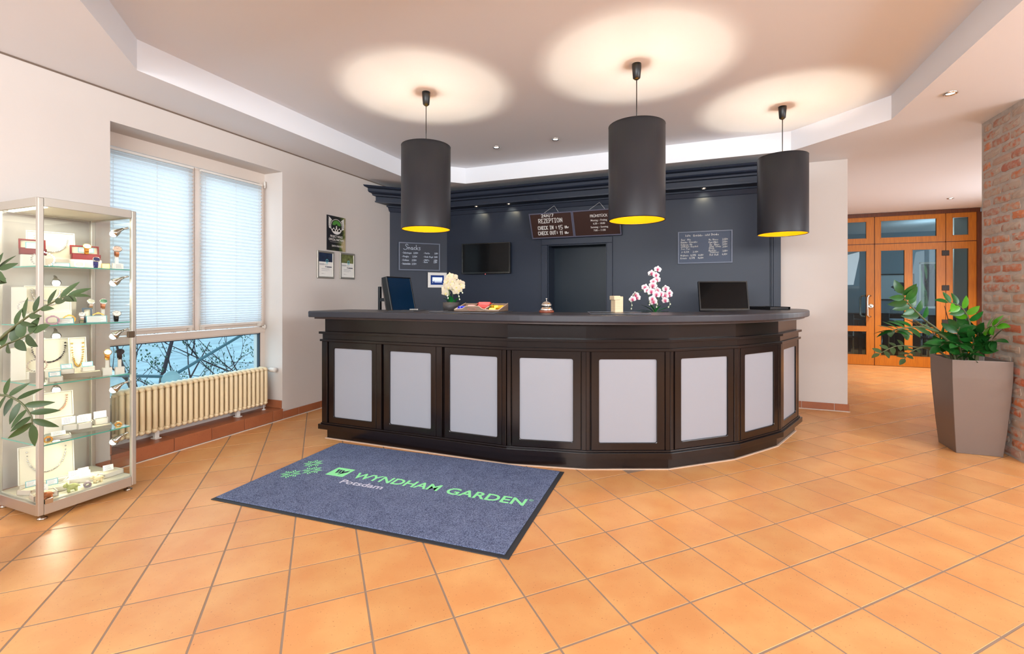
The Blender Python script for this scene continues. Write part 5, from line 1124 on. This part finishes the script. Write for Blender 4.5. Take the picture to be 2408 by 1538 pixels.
for z in (1.96, 1.37, .79): obj('hinge', MB().box(3.862, YH - .012, z - .045, 3.962, YH, z + .045), mat('dark_iron', lin(44, 34, 28), .5), lf2, bevel=.006)
def pull(x, y): return MB().tube([(x + .05, YH, 1.235), (x + .05, y, 1.235), (x + .02, y - .02, 1.235), (x, y - .02, 1.21), (x, y - .02, .89), (x + .02, y - .02, .865), (x + .05, y, .865), (x + .05, YH, .865)], .0155, 10)
obj('pull_handle', pull(2.80, YH - .05), steel, lf1, label='bent tubular steel pull handle'); obj('pull_handle', MB().tube([(2.81, YH + .055, 1.235), (2.77, YH + .12, 1.235), (2.75, YH + .13, 1.2), (2.75, YH + .13, .9), (2.77, YH + .12, .865), (2.81, YH + .055, .865)], .0155, 10), steel, lf1)
lk = MB(); lk.T = Matrix.Translation((2.868, YH - .001, 1.05)) @ BF; lk.lathe([(.042, 0), (.042, .008), (.036, .012), (0, .012)], n=24); obj('lock_rosette', lk, steel, lf1)
lk2 = MB(); lk2.T = Matrix.Translation((2.868, YH - .0135, 1.05)) @ BF; lk2.box(-.006, -.018, 0, .006, .006, .001); obj('keyhole', lk2, black_pl, lf1)
# room beyond
blue_wall = mat('dining_wall_paint', lin(150, 166, 176), .7); YD = 13.0
dw = MB(); dw.box(1.0, YD, 0, 4.72, YD + .15, ZC); dw.box(5.35, YD, 0, 7.2, YD + .15, ZC); dw.box(4.72, YD, 2.0, 5.35, YD + .15, ZC); dw.box(4.72, YD, 0, 5.35, YD + .15, .95)
obj('wall_dining_back', dw, blue_wall, kind='structure')
obj('wall_dining_left', MB().box(1.344, YH + .15, 0, 1.494, YD, ZC), blue_wall, kind='structure')
dr = MB(); dr.box(7.05, YH, 0, 7.2, 11, ZC); dr.box(7.05, 13, 0, 7.2, 13.2, ZC); dr.box(7.05, 11, 0, 7.2, 13, .6); dr.box(7.05, 11, 2.5, 7.2, 13, ZC); dr.box(4.45, YH + .10, 0, 7.2, YH + .15, ZC)
obj('wall_dining_right', dr, blue_wall, kind='structure')
obj('ceiling_dining', MB().box(1.344, YH + .15, ZC, 7.2, YD + .15, ZC + .1), ceil_m, kind='structure')
obj('backdrop', MB().box(4.52, 11.0, 0, 5.6, 11.08, ZC), mat('beige_backdrop', lin(236, 224, 208), .6), kind='structure', label='beige partition standing for the reflection in the narrow side light')  # panel added to stand for the beige reflection in the glass
w4 = obj('window_4', MB().box(4.72, YD + .03, .95, 4.76, YD + .09, 2.0).box(5.31, YD + .03, .95, 5.35, YD + .09, 2.0).box(4.72, YD + .03, 1.96, 5.35, YD + .09, 2.0).box(4.72, YD + .03, .95, 5.35, YD + .09, .99), frame_w, kind='structure')
obj('pane', MB().box(4.76, YD + .05, .99, 5.31, YD + .055, 1.96), glass_clear, w4)
tree('garden_tree', 'mossy trunk seen through the far dining room window', (5.6, 14.6, -.1), [((-.05, .05, 1), 3.2, .16), ((.2, .1, 1), 3.4, .10), ((-.3, .2, 1), 3.0, .06)], 5, 4)
obj('garden_hedge', MB().box(2, 17, -.2, 10, 17.5, 3.2), mat('hedge_green', lin(104, 128, 84), .9, noise=.4, nscale=3), kind='structure')
obj('garden_lawn', MB().box(1, 13.2, -.2, 11, 18, -.1), mat('lawn_green', lin(92, 120, 60), .9, noise=.2, nscale=6), kind='structure')
def picture(x0, x1, z0, z1, label, blob):
    t = thing('framed_picture', label, 'picture', ((x0 + x1) / 2, YD, z0), group='black framed pictures in the dining room'); w, h = x1 - x0, z1 - z0
    m = MB(); m.ring_frame(w, h, (.025, .025, w - .025, h - .025), .03); obj('frame', m, black_pl, t, (-w / 2, -.031, 0)); obj('print', MB().box(-w / 2 + .02, -.012, .02, w / 2 - .02, -.002, h - .02), mat('print_paper', lin(214, 220, 224), .7), t)
    if blob: b = MB(); b.T = Matrix.Translation((.16, -.0125, h / 2)) @ BF; b.add([(.16 * cos(k * .45) * (1 + .2 * sin(3 * k)), .11 * sin(k * .45), 0) for k in range(14)], [tuple(range(14))]); obj('printed_shape', b, mat('print_blot', lin(70, 62, 64), .7), t)
picture(3.80, 4.62, 1.13, 1.74, 'black framed picture with a dark blot seen through the middle door glass', True)
picture(2.2, 3.25, 1.13, 1.74, 'long black framed picture seen through the first door glass', False)
sdb = thing('sideboard', 'low dark brown sideboard against the far dining room wall', 'sideboard', (3.85, 12.7, 0))
dkw = wood_mat('dark_walnut', lin(44, 28, 22), lin(58, 38, 28), .4, (1, 10, 10)); obj('body', MB().box(-.7, -.22, .06, .7, .28, .80), dkw, sdb); obj('top', MB().box(-.72, -.24, .80, .72, .28, .83), dkw, sdb, bevel=.004)
for k in range(3): obj('door', MB().box(-.69 + k * .463, -.236, .09, -.235 + k * .463, -.22, .78), dkw, sdb, bevel=.004); obj('knob', MB().sph((-.27 + k * .463, -.245, .45), .014), steel, sdb)
obj('foot', MB().box(-.66, -.2, 0, -.6, .24, .06).box(.6, -.2, 0, .66, .24, .06), dkw, sdb)
for k in range(3):
    g_ = thing('glass_tumbler', ('glass tumbler on the far sideboard, nearest the door mullion', 'glass tumbler on the far sideboard, middle one', 'glass tumbler on the far sideboard, farthest from the mullion')[k], 'glass', (4.2 - .11 * k, 12.62, .83), group='glasses on the far sideboard'); obj('body', MB().lathe([(.03, 0), (.036, .11), (.033, .11), (.028, .006), (0, .006)], n=16, caps=False), glass_clear, g_)
def table(loc, label, cloth):
    t = thing('dining_table', label, 'table', loc, group='tables in the dining room'); obj('table_top', MB().box(-.4, -.4, .72, .4, .4, .75), cloth, t, bevel=.005)
    for a in (-1, 1):
        for b in (-1, 1): obj('leg', MB().box(a * .36 - .025, b * .36 - .025, 0, a * .36 + .025, b * .36 + .025, .72), black_pl, t)
table((2.75, 11.6, 0), 'small dark table seen through the first door glass', dkw)
table((4.05, 11.55, 0), 'pale topped table seen through the door glass beside the hinges', mat('pale_table', lin(190, 210, 226), .35))
def chair(loc, rz, label):
    t = thing('dining_chair', label, 'chair', loc, rz, 'chairs in the dining room'); cm2 = mat('chair_dark', lin(40, 46, 58), .5)
    obj('seat', MB().box(-.21, -.21, .42, .21, .21, .46), cm2, t, bevel=.012); obj('backrest', MB().box(-.20, .18, .58, .20, .21, .88), cm2, t, bevel=.012)
    for a in (-.19, .19):
        obj('leg', MB().cyl((a, -.19, 0), (a, -.19, .42), .012), steel, t); obj('leg', MB().cyl((a, .19, 0), (a, .195, .86), .012), steel, t)
chair((2.62, 10.75, 0), R(180), 'dark dining chair before the table behind the pull handles')
chair((4.18, 10.75, 0), R(175), 'dark dining chair before the pale topped table')
chair((3.42, 11.5, 0), R(180), 'dark dining chair between the two dining tables')
point('dining_room_light', (4.2, 11.2, 2.3), 12, (.8, .92, 1.0), .2)

# ================================================================== GLASS SHOWCASE
CX0, CX1, CY0, CY1, CH = -3.832, -3.365, 1.362, 1.832, 1.785
sc = thing('glass_showcase', 'tall aluminium and glass showcase of jewellery in the corner by the window', 'showcase', ((CX0 + CX1) / 2, (CY0 + CY1) / 2, 0))
ox, oy = sc.location.x, sc.location.y
pw_ = .026
for x in (CX0, CX1 - pw_):
    for y in (CY0, CY1 - pw_): obj('post', W0(sc).box(x, y, .03, x + pw_, y + pw_, CH - .001), alu, sc, bevel=.004)
def rails(z0, z1, name):
    obj(name, W0(sc).box(CX0 + pw_, CY0 + .001, z0, CX1 - pw_, CY0 + .02, z1), alu, sc, bevel=.002); obj(name, W0(sc).box(CX0 + pw_, CY1 - .02, z0, CX1 - pw_, CY1 - .001, z1), alu, sc, bevel=.002); obj(name, W0(sc).box(CX0 + .001, CY0 + pw_, z0, CX0 + .02, CY1 - pw_, z1), alu, sc, bevel=.002); obj(name, W0(sc).box(CX1 - .02, CY0 + pw_, z0, CX1 - .001, CY1 - pw_, z1), alu, sc, bevel=.002)
rails(1.738, CH + .002, 'top_rail'); rails(.028, .088, 'bottom_rail')
obj('top_panel', W0(sc).box(CX0 + .02, CY0 + .02, 1.745, CX1 - .02, CY1 - .02, 1.78), mat('case_white', lin(232, 230, 214), .5), sc)
obj('base_panel', W0(sc).box(CX0 + .02, CY0 + .02, .05, CX1 - .02, CY1 - .02, .095), mat('case_base', lin(226, 222, 200), .5), sc)
for x in (CX0 + .03, CX1 - .03):
    for y in (CY0 + .03, CY1 - .03): obj('foot', W0(sc).lathe([(.022, 0), (.022, .008), (.010, .012), (.008, .03)], (x, y, 0), 16), steel, sc)
g = .004
for nm, b in (('a', (CX1 - .014, CY0 + pw_, CX1 - .014 + g, CY1 - pw_)), ('b', (CX0 + pw_, CY0 + .010, CX1 - pw_, CY0 + .010 + g)), ('c', (CX0 + pw_, CY1 - .014, CX1 - pw_, CY1 - .014 + g)), ('d', (CX0 + .010, CY0 + pw_, CX0 + .010 + g, CY1 - pw_))):
    obj('glass_pane', W0(sc).box(b[0], b[1], .088, b[2], b[3], 1.74), glass_case, sc)
SHZ = (1.41, 1.077, .745, .41)
for z in SHZ:
    s_ = obj('glass_shelf', W0(sc).box(CX0 + .02, CY0 + .02, z - .006, CX1 - .022, CY1 - .02, z), glass_shelf, sc)
    obj('shelf_edge', W0(sc).box(CX1 - .0225, CY0 + .022, z - .0062, CX1 - .0205, CY1 - .022, z + .0002).box(CX0 + .03, CY0 + .0185, z - .0062, CX1 - .03, CY0 + .0205, z + .0002), glass_green, s_)
obj('lock', W0(sc).box(CX1 - .008, CY1 - .05, .975, CX1 + .006, CY1 - .012, 1.015), mat('lock_bronze', lin(110, 96, 80), .4, metal=.8), sc, bevel=.002)
obj('corner_plate', W0(sc).box(CX1 - .01, CY0 + .028, .086, CX1 + .003, CY0 + .062, .112), steel, sc)
obj('light_strip', W0(sc).box(CX0 + .05, CY0 + .04, 1.738, CX1 - .05, CY0 + .06, 1.746), led_case, sc)
for z in (1.655, 1.345, 1.01, .672, .345):
    lp = obj('spot_lamp', W0(sc).cyl((CX1 - .03, CY1 - .028, z + .022), (CX1 - .045, CY1 - .05, z + .012), .006, n=8).tube([(CX1 - .045, CY1 - .05, z + .012), (CX1 - .05, CY1 - .062, z + .004), (CX1 - .058, CY1 - .078, z - .012), (CX1 - .064, CY1 - .09, z - .022)], [.008, .010, .020, .024], 12), steel, sc)
    obj('bulb', W0(sc).sph((CX1 - .064, CY1 - .092, z - .024), .019, 12, 6), led_case, lp)
    spot('case_beam', (CX1 - .075 - ox, CY1 - .112 - oy, z - .045), (-.45, -.75, -.5), 2.6, (1, .90, .68), 130, .7, .02, sc)
for z in (1.345, 1.01, .672, .345):  # lamps at the back; the lower two are unseen, added to brighten the floor
    lp = obj('spot_lamp', W0(sc).cyl((CX0 + .022, 1.62, z + .022), (CX0 + .035, 1.62, z + .014), .006, n=8).tube([(CX0 + .035, 1.62, z + .014), (CX0 + .045, 1.615, z + .004), (CX0 + .062, 1.61, z - .012), (CX0 + .074, 1.606, z - .022)], [.008, .010, .020, .024], 12), steel, sc)
    obj('bulb', W0(sc).sph((CX0 + .077, 1.605, z - .024), .019, 12, 6), led_case, lp)
    spot('case_beam', (CX0 + .10 - ox, 1.595 - oy, z - .045), (.85, -.25, -.46), 9, (1, .90, .66), 120, .7, .02, sc)
area('case_top_light', (CX0 + .235, CY0 + .235, 1.73), (0, 0, 0), .3, .3, 1.2, (1, .93, .75))

# ---- jewellery in the showcase
silver = mat('silver', lin(208, 206, 204), .18, metal=1); gold = mat('gold', lin(226, 178, 92), .22, metal=1); rose = mat('rose_gold', lin(226, 176, 150), .22, metal=1); darkm = mat('gunmetal', lin(70, 64, 66), .3, metal=.9)
redbox = mat('dark_red_leatherette', lin(126, 24, 26), .4); wbox = mat('white_box_card', lin(226, 221, 208), .7); lav = mat('teal_border', lin(110, 180, 190), .6); greyb = mat('grey_velvet', lin(150, 144, 128), .8)
FACE = R(72)
def jt(name, label, cat, x, y, z, rz=FACE, group=None): return thing(name, label, cat, (x, y, z + .0006), rz, group)
def necklace_board(x, y, z, w, h, label, chain_m, loops=1, rz=FACE, teal=False):
    t = jt('necklace_board', label, 'necklace display', x, y, z, rz, 'necklace boards in the showcase'); tilt = R(14); T_ = Matrix.Rotation(-tilt, 4, 'X')
    m = MB(); m.T = T_; m.box(-w / 2, 0, 0, w / 2, .012, h); obj('board', m, cream_m, t, bevel=.003)
    f = MB(); f.T = T_ @ Matrix.Translation((-w / 2 - .006, -.004, -.0)); f.ring_frame(w + .012, h + .006, (.006, .006, w + .006, h), .018); obj('board_edge', f, wbox, t, bevel=.002)
    s_ = MB(); s_.add([(-.02, h * .22 + .012, h * .8), (.02, h * .22 + .012, h * .8), (.02, h * .42, .0), (-.02, h * .42, 0)], [(0, 1, 2, 3), (3, 2, 1, 0)]); obj('easel_leg', s_, wbox, t)
    for l_ in range(loops):
        c = MB(); rw = w * (.36 - .08 * l_); 
        for k in range(30):
            u = k / 29; xx = rw * math.cos(pi * (1 - u)) * (1 if l_ == 0 else 1); zz = h * .86 - (h * .62 - l_ * .03) * math.sin(pi * u) ** .8
            p = T_ @ Vector((xx, -.006, zz)); c.sph(p, random.uniform(.0035, .0058), 6, 4)
        obj('chain', c, chain_m, t)
    return t
def open_box(x, y, z, w, d, h, label, m_, lid=True, rz=FACE, lining=None, grp='opened jewellery boxes in the showcase'):
    t = jt('jewellery_box', label, 'box', x, y, z, rz, grp); lining = lining or cream_m
    obj('tray', MB().box(-w / 2, -d / 2, 0, w / 2, -d / 2 + .004, h).box(-w / 2, d / 2 - .004, 0, w / 2, d / 2, h).box(-w / 2, -d / 2, 0, -w / 2 + .004, d / 2, h).box(w / 2 - .004, -d / 2, 0, w / 2, d / 2, h).box(-w / 2, -d / 2, 0, w / 2, d / 2, .003), m_, t)
    obj('lining', MB().box(-w / 2 + .005, -d / 2 + .005, .003, w / 2 - .005, d / 2 - .005, h - .004), lining, t, bevel=.003)
    if lid:
        L = MB(); L.T = Matrix.Translation((-w / 2, d / 2, h)) @ Matrix.Rotation(R(-12), 4, 'X') @ Matrix.Translation((0, 0, 0)); lh = d * 1.05 if d > .06 else .06
        L.ring_frame(w, lh, (.008, .008, w - .008, lh - .008), .016); L.box(0, .012, 0, w, .016, lh); obj('lid', L, m_, t)
        Q = MB(); Q.T = L.T; Q.box(.008, .009, .008, w - .008, .012, lh - .008); obj('lid_lining', Q, lining, t)
    return t
def watch(x, y, z, label, band_m, case_m, dial_m, r=.02, rz=FACE, stand=None):
    t = jt('wristwatch', label, 'watch', x, y, z, rz, 'wristwatches in the showcase'); zo = stand or 0
    b = MB(); pts = [(0, .030 * sin(2 * pi * k / 20), zo + .034 + .034 * cos(2 * pi * k / 20)) for k in range(20)]
    for k in range(20):
        a, c = Vector(pts[k]), Vector(pts[(k + 1) % 20]); b.add([(-.008, a.y, a.z), (.008, a.y, a.z), (.008, c.y, c.z), (-.008, c.y, c.z)], [(0, 1, 2, 3)])
        b.add([(-.008, a.y * .86, (a.z - zo - .034) * .9 + zo + .034), (.008, a.y * .86, (a.z - zo - .034) * .9 + zo + .034), (.008, c.y * .86, (c.z - zo - .034) * .9 + zo + .034), (-.008, c.y * .86, (c.z - zo - .034) * .9 + zo + .034)], [(3, 2, 1, 0)])
    obj('strap', b, band_m, t)
    T_ = Matrix.Translation((0, -.024, zo + .052)) @ Matrix.Rotation(R(55), 4, 'X')
    c = MB(); c.T = T_; c.lathe([(r * .9, -.004), (r, -.002), (r, .004), (r * .88, .0055), (r * .86, .0045)], n=24, caps=False); obj('watch_case', c, case_m, t)
    d = MB(); d.T = T_; d.lathe([(0, .0035), (r * .87, .0035)], n=24, caps=False); obj('dial', d, dial_m, t)
    hnd = MB(); hnd.T = T_ @ Matrix.Translation((0, 0, .0042)); hnd.ribbon([(0, 0), (r * .3, r * .42)], .0012); hnd.ribbon([(0, 0), (-r * .5, r * .38)], .0012); obj('hands', hnd, darkm, t)
    if stand:
        obj('clear_stand', MB().box(-.022, -.016, 0, .022, .016, zo * .5).box(-.008, -.008, zo * .5, .008, .008, zo + .01), glass_acr, t)
    return t
glass_acr = mat('pale_acrylic', lin(226, 224, 214), .2)
def card(x, y, z, label, w=.055, h=.038, teal=False, rz=FACE, tilt=35):
    t = jt('price_card', label, 'card', x, y, z, rz, 'price cards in the showcase'); T_ = Matrix.Rotation(R(-tilt), 4, 'X')
    m = MB(); m.T = T_; m.box(-w / 2, 0, 0, w / 2, .0012, h); obj('card', m, lav if teal else card_m, t)
    if teal: q = MB(); q.T = T_; q.box(-w / 2 + .004, -.0006, .004, w / 2 - .004, 0, h - .004); obj('card_face', q, card_m, t)
    l_ = MB(); l_.T = T_ @ Matrix.Translation((-w / 2 + .008, -.001, 0)) @ BF
    for k in range(4): l_.ribbon([(0, h * (.8 - .19 * k)), ((w - .016) * random.uniform(.6, 1), h * (.8 - .19 * k))], .0014)
    obj('pen_lines', l_, mat('pen_grey', lin(110, 110, 130), .8), t); return t
def riser(x, y, z, w, d, h, label, m_=None, rz=FACE): 
    t = jt('display_riser', label, 'riser', x, y, z, rz, 'display risers in the showcase'); obj('block', MB().box(-w / 2, -d / 2, 0, w / 2, d / 2, h), m_ or wbox, t, bevel=.002); obj('top_pad', MB().box(-w / 2 + .004, -d / 2 + .004, h, w / 2 - .004, d / 2 - .004, h + .001), cream_m, t); return t
def bangle(x, y, z, label, m_, r=.032, wide=.014, rz=FACE):
    t = jt('bracelet', label, 'bracelet', x, y, z, rz, 'bracelets in the showcase'); b = MB(); n_ = 22
    for k in range(n_):
        a0 = 2 * pi * k / n_; c = Vector((r * 1.15 * sin(a0), 0, r + r * cos(a0)));
        b.cbox((c.x, 0, c.z + .002), (.0072, wide, .0065))
    obj('links', b, m_, t)
    obj('clasp', MB().cbox((0, 0, 2 * r + .004), (.014, wide * 1.15, .008)), m_, t); return t
def figurine(x, y, z, label, m_, s_=1.0, rz=FACE):
    t = jt('stone_figurine', label, 'figurine', x, y, z, rz, 'carved stone animals in the showcase'); b = MB()
    b.sph((0, 0, .022 * s_), .016 * s_, 10, 7, (1.4, .9, .95)); b.sph((-.024 * s_, 0, .032 * s_), .010 * s_, 9, 6, (1.1, .9, 1))
    for a in (-.014, .012):
        for c in (-.008, .008): b.tube([(a * s_, c * s_, .018 * s_), (a * s_, c * s_, .0)], [.006 * s_, .0048 * s_], 7)
    obj('body', b, m_, t); e = MB()
    for c in (-.007, .007): e.sph((-.020 * s_, c * s_, .040 * s_), .0045 * s_, 7, 5)
    e.tube([(.02 * s_, 0, .024 * s_), (.028 * s_, 0, .016 * s_)], [.003 * s_, .0015 * s_], 6); obj('ears_and_tail', e, m_, t); return t
Z1, Z2, Z3, Z4 = SHZ; Z5 = .095
# top shelf
riser(-3.70, 1.56, Z1, .22, .05, .060, 'white riser under the necklace board on the top shelf')
necklace_board(-3.70, 1.56, Z1 + .061, .20, .165, 'cream necklace board with a beaded necklace on the top shelf', silver)
riser(-3.625, 1.445, Z1, .10, .05, .07, 'white riser under the red box by the near glass on the top shelf')
open_box(-3.625, 1.445, Z1 + .071, .11, .05, .035, 'dark red box with a price card, at the near end of the top shelf', redbox)
card(-3.617, 1.442, Z1 + .104, 'teal-edged price card standing in the near dark red box', .06, .04, True, tilt=8)
bangle(-3.53, 1.45, Z1, 'broad silver bracelet standing on the top shelf', silver, .04, .02)
riser(-3.60, 1.68, Z1, .145, .06, .056, 'white riser under the red watch box on the top shelf')
rb_ = open_box(-3.61, 1.685, Z1 + .057, .135, .055, .035, 'dark red watch box with a gold watch, at the window end of the top shelf', redbox)
watch(-3.59, 1.68, Z1 + .092 - .035 + .031, 'round gold watch lying in the dark red box', gold, gold, card_m, .02)
card(-3.615, 1.69, Z1 + .104, 'teal-edged price card standing in the red watch box', .075, .032, True, tilt=6)
card(-3.49, 1.515, Z1, 'white price card at the front edge of the top shelf', .075, .032, True)
bangle(-3.455, 1.582, Z1, 'small rose-gold bracelet at the front of the top shelf', rose, .018, .012)
watch(-3.44, 1.655, Z1, 'watch with a blue strap standing at the front of the top shelf', mat('blue_strap', lin(30, 44, 120), .5), silver, mat('blue_dial', lin(26, 36, 92), .3), .017)
riser(-3.5, 1.735, Z1, .04, .025, .035, 'tiny golden block at the window end of the top shelf', gold)
watch(-3.45, 1.768, Z1, 'rose and silver chronograph on a clear stand on the top shelf', rose, silver, mat('rose_dial', lin(220, 186, 170), .3), .023, stand=.075)
card(-3.425, 1.768, Z1, 'pale pink price card below the chronograph stand', .045, .035, tilt=12)
# second shelf
riser(-3.71, 1.55, Z2, .2, .05, .068, 'white riser under the twin-chain board on the second shelf')
necklace_board(-3.71, 1.55, Z2 + .069, .19, .155, 'cream board with two fine chains on the second shelf', silver, 2)
riser(-3.75, 1.665, Z2, .065, .03, .21, 'tall narrow white stand on the second shelf')
riser(-3.70, 1.415, Z2, .06, .04, .215, 'tall white pendant stand near the post on the second shelf', None); riser(-3.62, 1.425, Z2, .07, .05, .06, 'white block under the wide silver bangle on the second shelf')
bangle(-3.62, 1.425, Z2 + .062, 'wide silver bangle on a block on the second shelf', silver, .036, .02)
for x, y, lab, dm in ((-3.60, 1.705, 'steel watch with a grey dial on a tall clear stand, second shelf', 'g'), (-3.55, 1.745, 'steel watch with a green dial on a tall clear stand, second shelf', 'n')): watch(x, y, Z2, lab, silver if dm == 'g' else rose, silver, mat('grey_dial', lin(140, 140, 130), .3) if dm == 'g' else mat('green_dial', lin(40, 104, 76), .3), .019, stand=.075)
watch(-3.43, 1.58, Z2, 'square silver cuff watch at the front of the second shelf', silver, silver, card_m, .016)
bangle(-3.50, 1.555, Z2 + .0, 'slim golden bangle behind the silver cuff watch', gold, .022, .012)
open_box(-3.50, 1.645, Z2, .045, .035, .03, 'small blue-grey ring box on the second shelf', mat('slate_box', lin(58, 76, 92), .5))
bangle(-3.51, 1.70, Z2 + .0, 'golden bangle beside the slate ring box', gold, .026, .012)
bangle(-3.44, 1.455, Z2, 'striped pink and white bracelet next to the front post', mat('striped_enamel', lin(196, 150, 170), .3), .022, .02)
card(-3.42, 1.505, Z2, 'teal-edged price card at the front of the second shelf', .07, .04, True); card(-3.428, 1.655, Z2, 'wide teal-edged price card in front of the ring box', .095, .045, True, tilt=20)
watch(-3.42, 1.75, Z2, 'silver watch on a black cushion at the window end of the second shelf', black_pl, silver, card_m, .021)
# third shelf
riser(-3.69, 1.545, Z3, .2, .05, .045, 'white riser under the zigzag necklace board on the third shelf')
necklace_board(-3.69, 1.545, Z3 + .046, .20, .185, 'cream board with a dark link necklace on the third shelf', darkm)
nb3 = necklace_board(-3.60, 1.645, Z3, .07, .235, 'tall narrow board with a golden pendant chain on the third shelf', gold)
riser(-3.72, 1.42, Z3, .06, .04, .19, 'tall white chain stand near the post on the third shelf')
riser(-3.53, 1.425, Z3, .06, .045, .06, 'grey block under the open silver bracelet', greyb); bangle(-3.53, 1.425, Z3 + .0615, 'open silver bracelet on a grey block', silver, .034, .012)
riser(-3.50, 1.60, Z3, .20, .05, .03, 'long grey velvet step on the third shelf', greyb)
for x, y, z, lab in ((-3.46, 1.475, Z3, 'white earring box next to the front post on the third shelf'), (-3.50, 1.545, Z3 + .032, 'white earring box at the near end of the grey step'), (-3.50, 1.645, Z3 + .032, 'white earring box at the far end of the grey step')):
    open_box(x, y, z, .06, .045, .028, lab, wbox, False); card(x - .005, y, z + .029, 'teal-tinted card in the ' + lab.replace(' on the third shelf', ''), .05, .03, True, tilt=25)
watch(-3.455, 1.72, Z3, 'golden link watch on a clear stand on the third shelf', gold, gold, card_m, .02, stand=.09); watch(-3.42, 1.768, Z3, 'dark steel watch on a clear stand on the third shelf', darkm, darkm, mat('dark_dial', lin(40, 36, 38), .3), .02, stand=.09)
# fourth shelf
riser(-3.66, 1.555, Z4, .16, .05, .085, 'white box under the necklace board on the fourth shelf')
necklace_board(-3.66, 1.555, Z4 + .086, .16, .15, 'cream board with a pink bead necklace on the fourth shelf', rose)
riser(-3.50, 1.63, Z4, .24, .06, .022, 'long grey velvet step on the fourth shelf', greyb)
for x, y, z, lab in ((-3.52, 1.565, Z4 + .024, 'white ring box at the near end of the lower grey step'), (-3.485, 1.62, Z4 + .024, 'white ring box in the middle of the lower grey step'), (-3.62, 1.69, Z4, 'white ring box behind the lower grey step'), (-3.51, 1.715, Z4 + .024, 'white ring box at the window end of the lower grey step')):
    open_box(x, y, z, .065, .05, .035, lab, wbox, False); card(x - .006, y, z + .036, 'folded card in the ' + lab.replace('white ', ''), .06, .042, False, tilt=18)
bangle(-3.43, 1.765, Z4, 'flat golden bracelet at the window end of the fourth shelf', gold, .012, .03); bangle(-3.43, 1.43, Z4, 'small golden bracelet by the front post on the fourth shelf', gold, .014, .012)
open_box(-3.46, 1.49, Z4, .10, .06, .02, 'flat white bracelet box on the fourth shelf', wbox, False); card(-3.46, 1.49, Z4 + .021, 'white price card lying in the flat bracelet box', .06, .035, tilt=60)
# floor of the case
riser(-3.70, 1.54, Z5, .23, .05, .02, 'white riser under the largest necklace board')
necklace_board(-3.70, 1.54, Z5 + .021, .23, .215, 'largest cream board with a long bead necklace at the bottom of the case', silver)
for x, y, w_, lab, rz in ((-3.56, 1.645, .15, 'large flat white box of earrings at the bottom of the case', 50), (-3.50, 1.755, .11, 'flat white box at the window corner of the case bottom', 95), (-3.53, 1.50, .12, 'flat white box behind the green elephant', 60), (-3.47, 1.43, .10, 'flat white box at the bottom beside the front post', 80), (-3.62, 1.445, .10, 'flat white box at the bottom near glass', 110)):
    open_box(x, y, Z5, w_, .085 if w_ < .14 else .10, .028, lab, wbox, False, R(rz))
for x, y, lab, tl in ((-3.59, 1.62, 'white price card in the large earring box, nearer the post', 0), (-3.60, 1.67, 'white price card in the large earring box, nearer the window', 0), (-3.53, 1.645, 'white price card at the front of the large earring box', 0), (-3.51, 1.755, 'white price card in the flat box at the window corner', 0), (-3.55, 1.50, 'teal-edged price card in the flat box behind the elephant', 1), (-3.49, 1.43, 'white price card in the flat box beside the front post', 0), (-3.63, 1.442, 'teal-edged price card in the flat box by the near glass', 1)):
    card(x, y, Z5 + .029, lab, .05, .036, bool(tl), tilt=30)
figurine(-3.42, 1.535, Z5, 'pale green carved elephant at the bottom of the case', mat('green_stone', lin(186, 196, 130), .3), 1.2)
figurine(-3.415, 1.42, Z5, 'orange carved animal standing by the front post', mat('orange_stone', lin(190, 110, 60), .3), 1.15, R(100))
figurine(-3.435, 1.665, Z5, 'cream carved animal before the large earring box', mat('cream_stone', lin(240, 226, 180), .35), 1.1)
bangle(-3.41, 1.60, Z5, 'bead bracelet lying between the two stone animals', mat('mixed_beads', lin(180, 170, 176), .3), .012, .03)
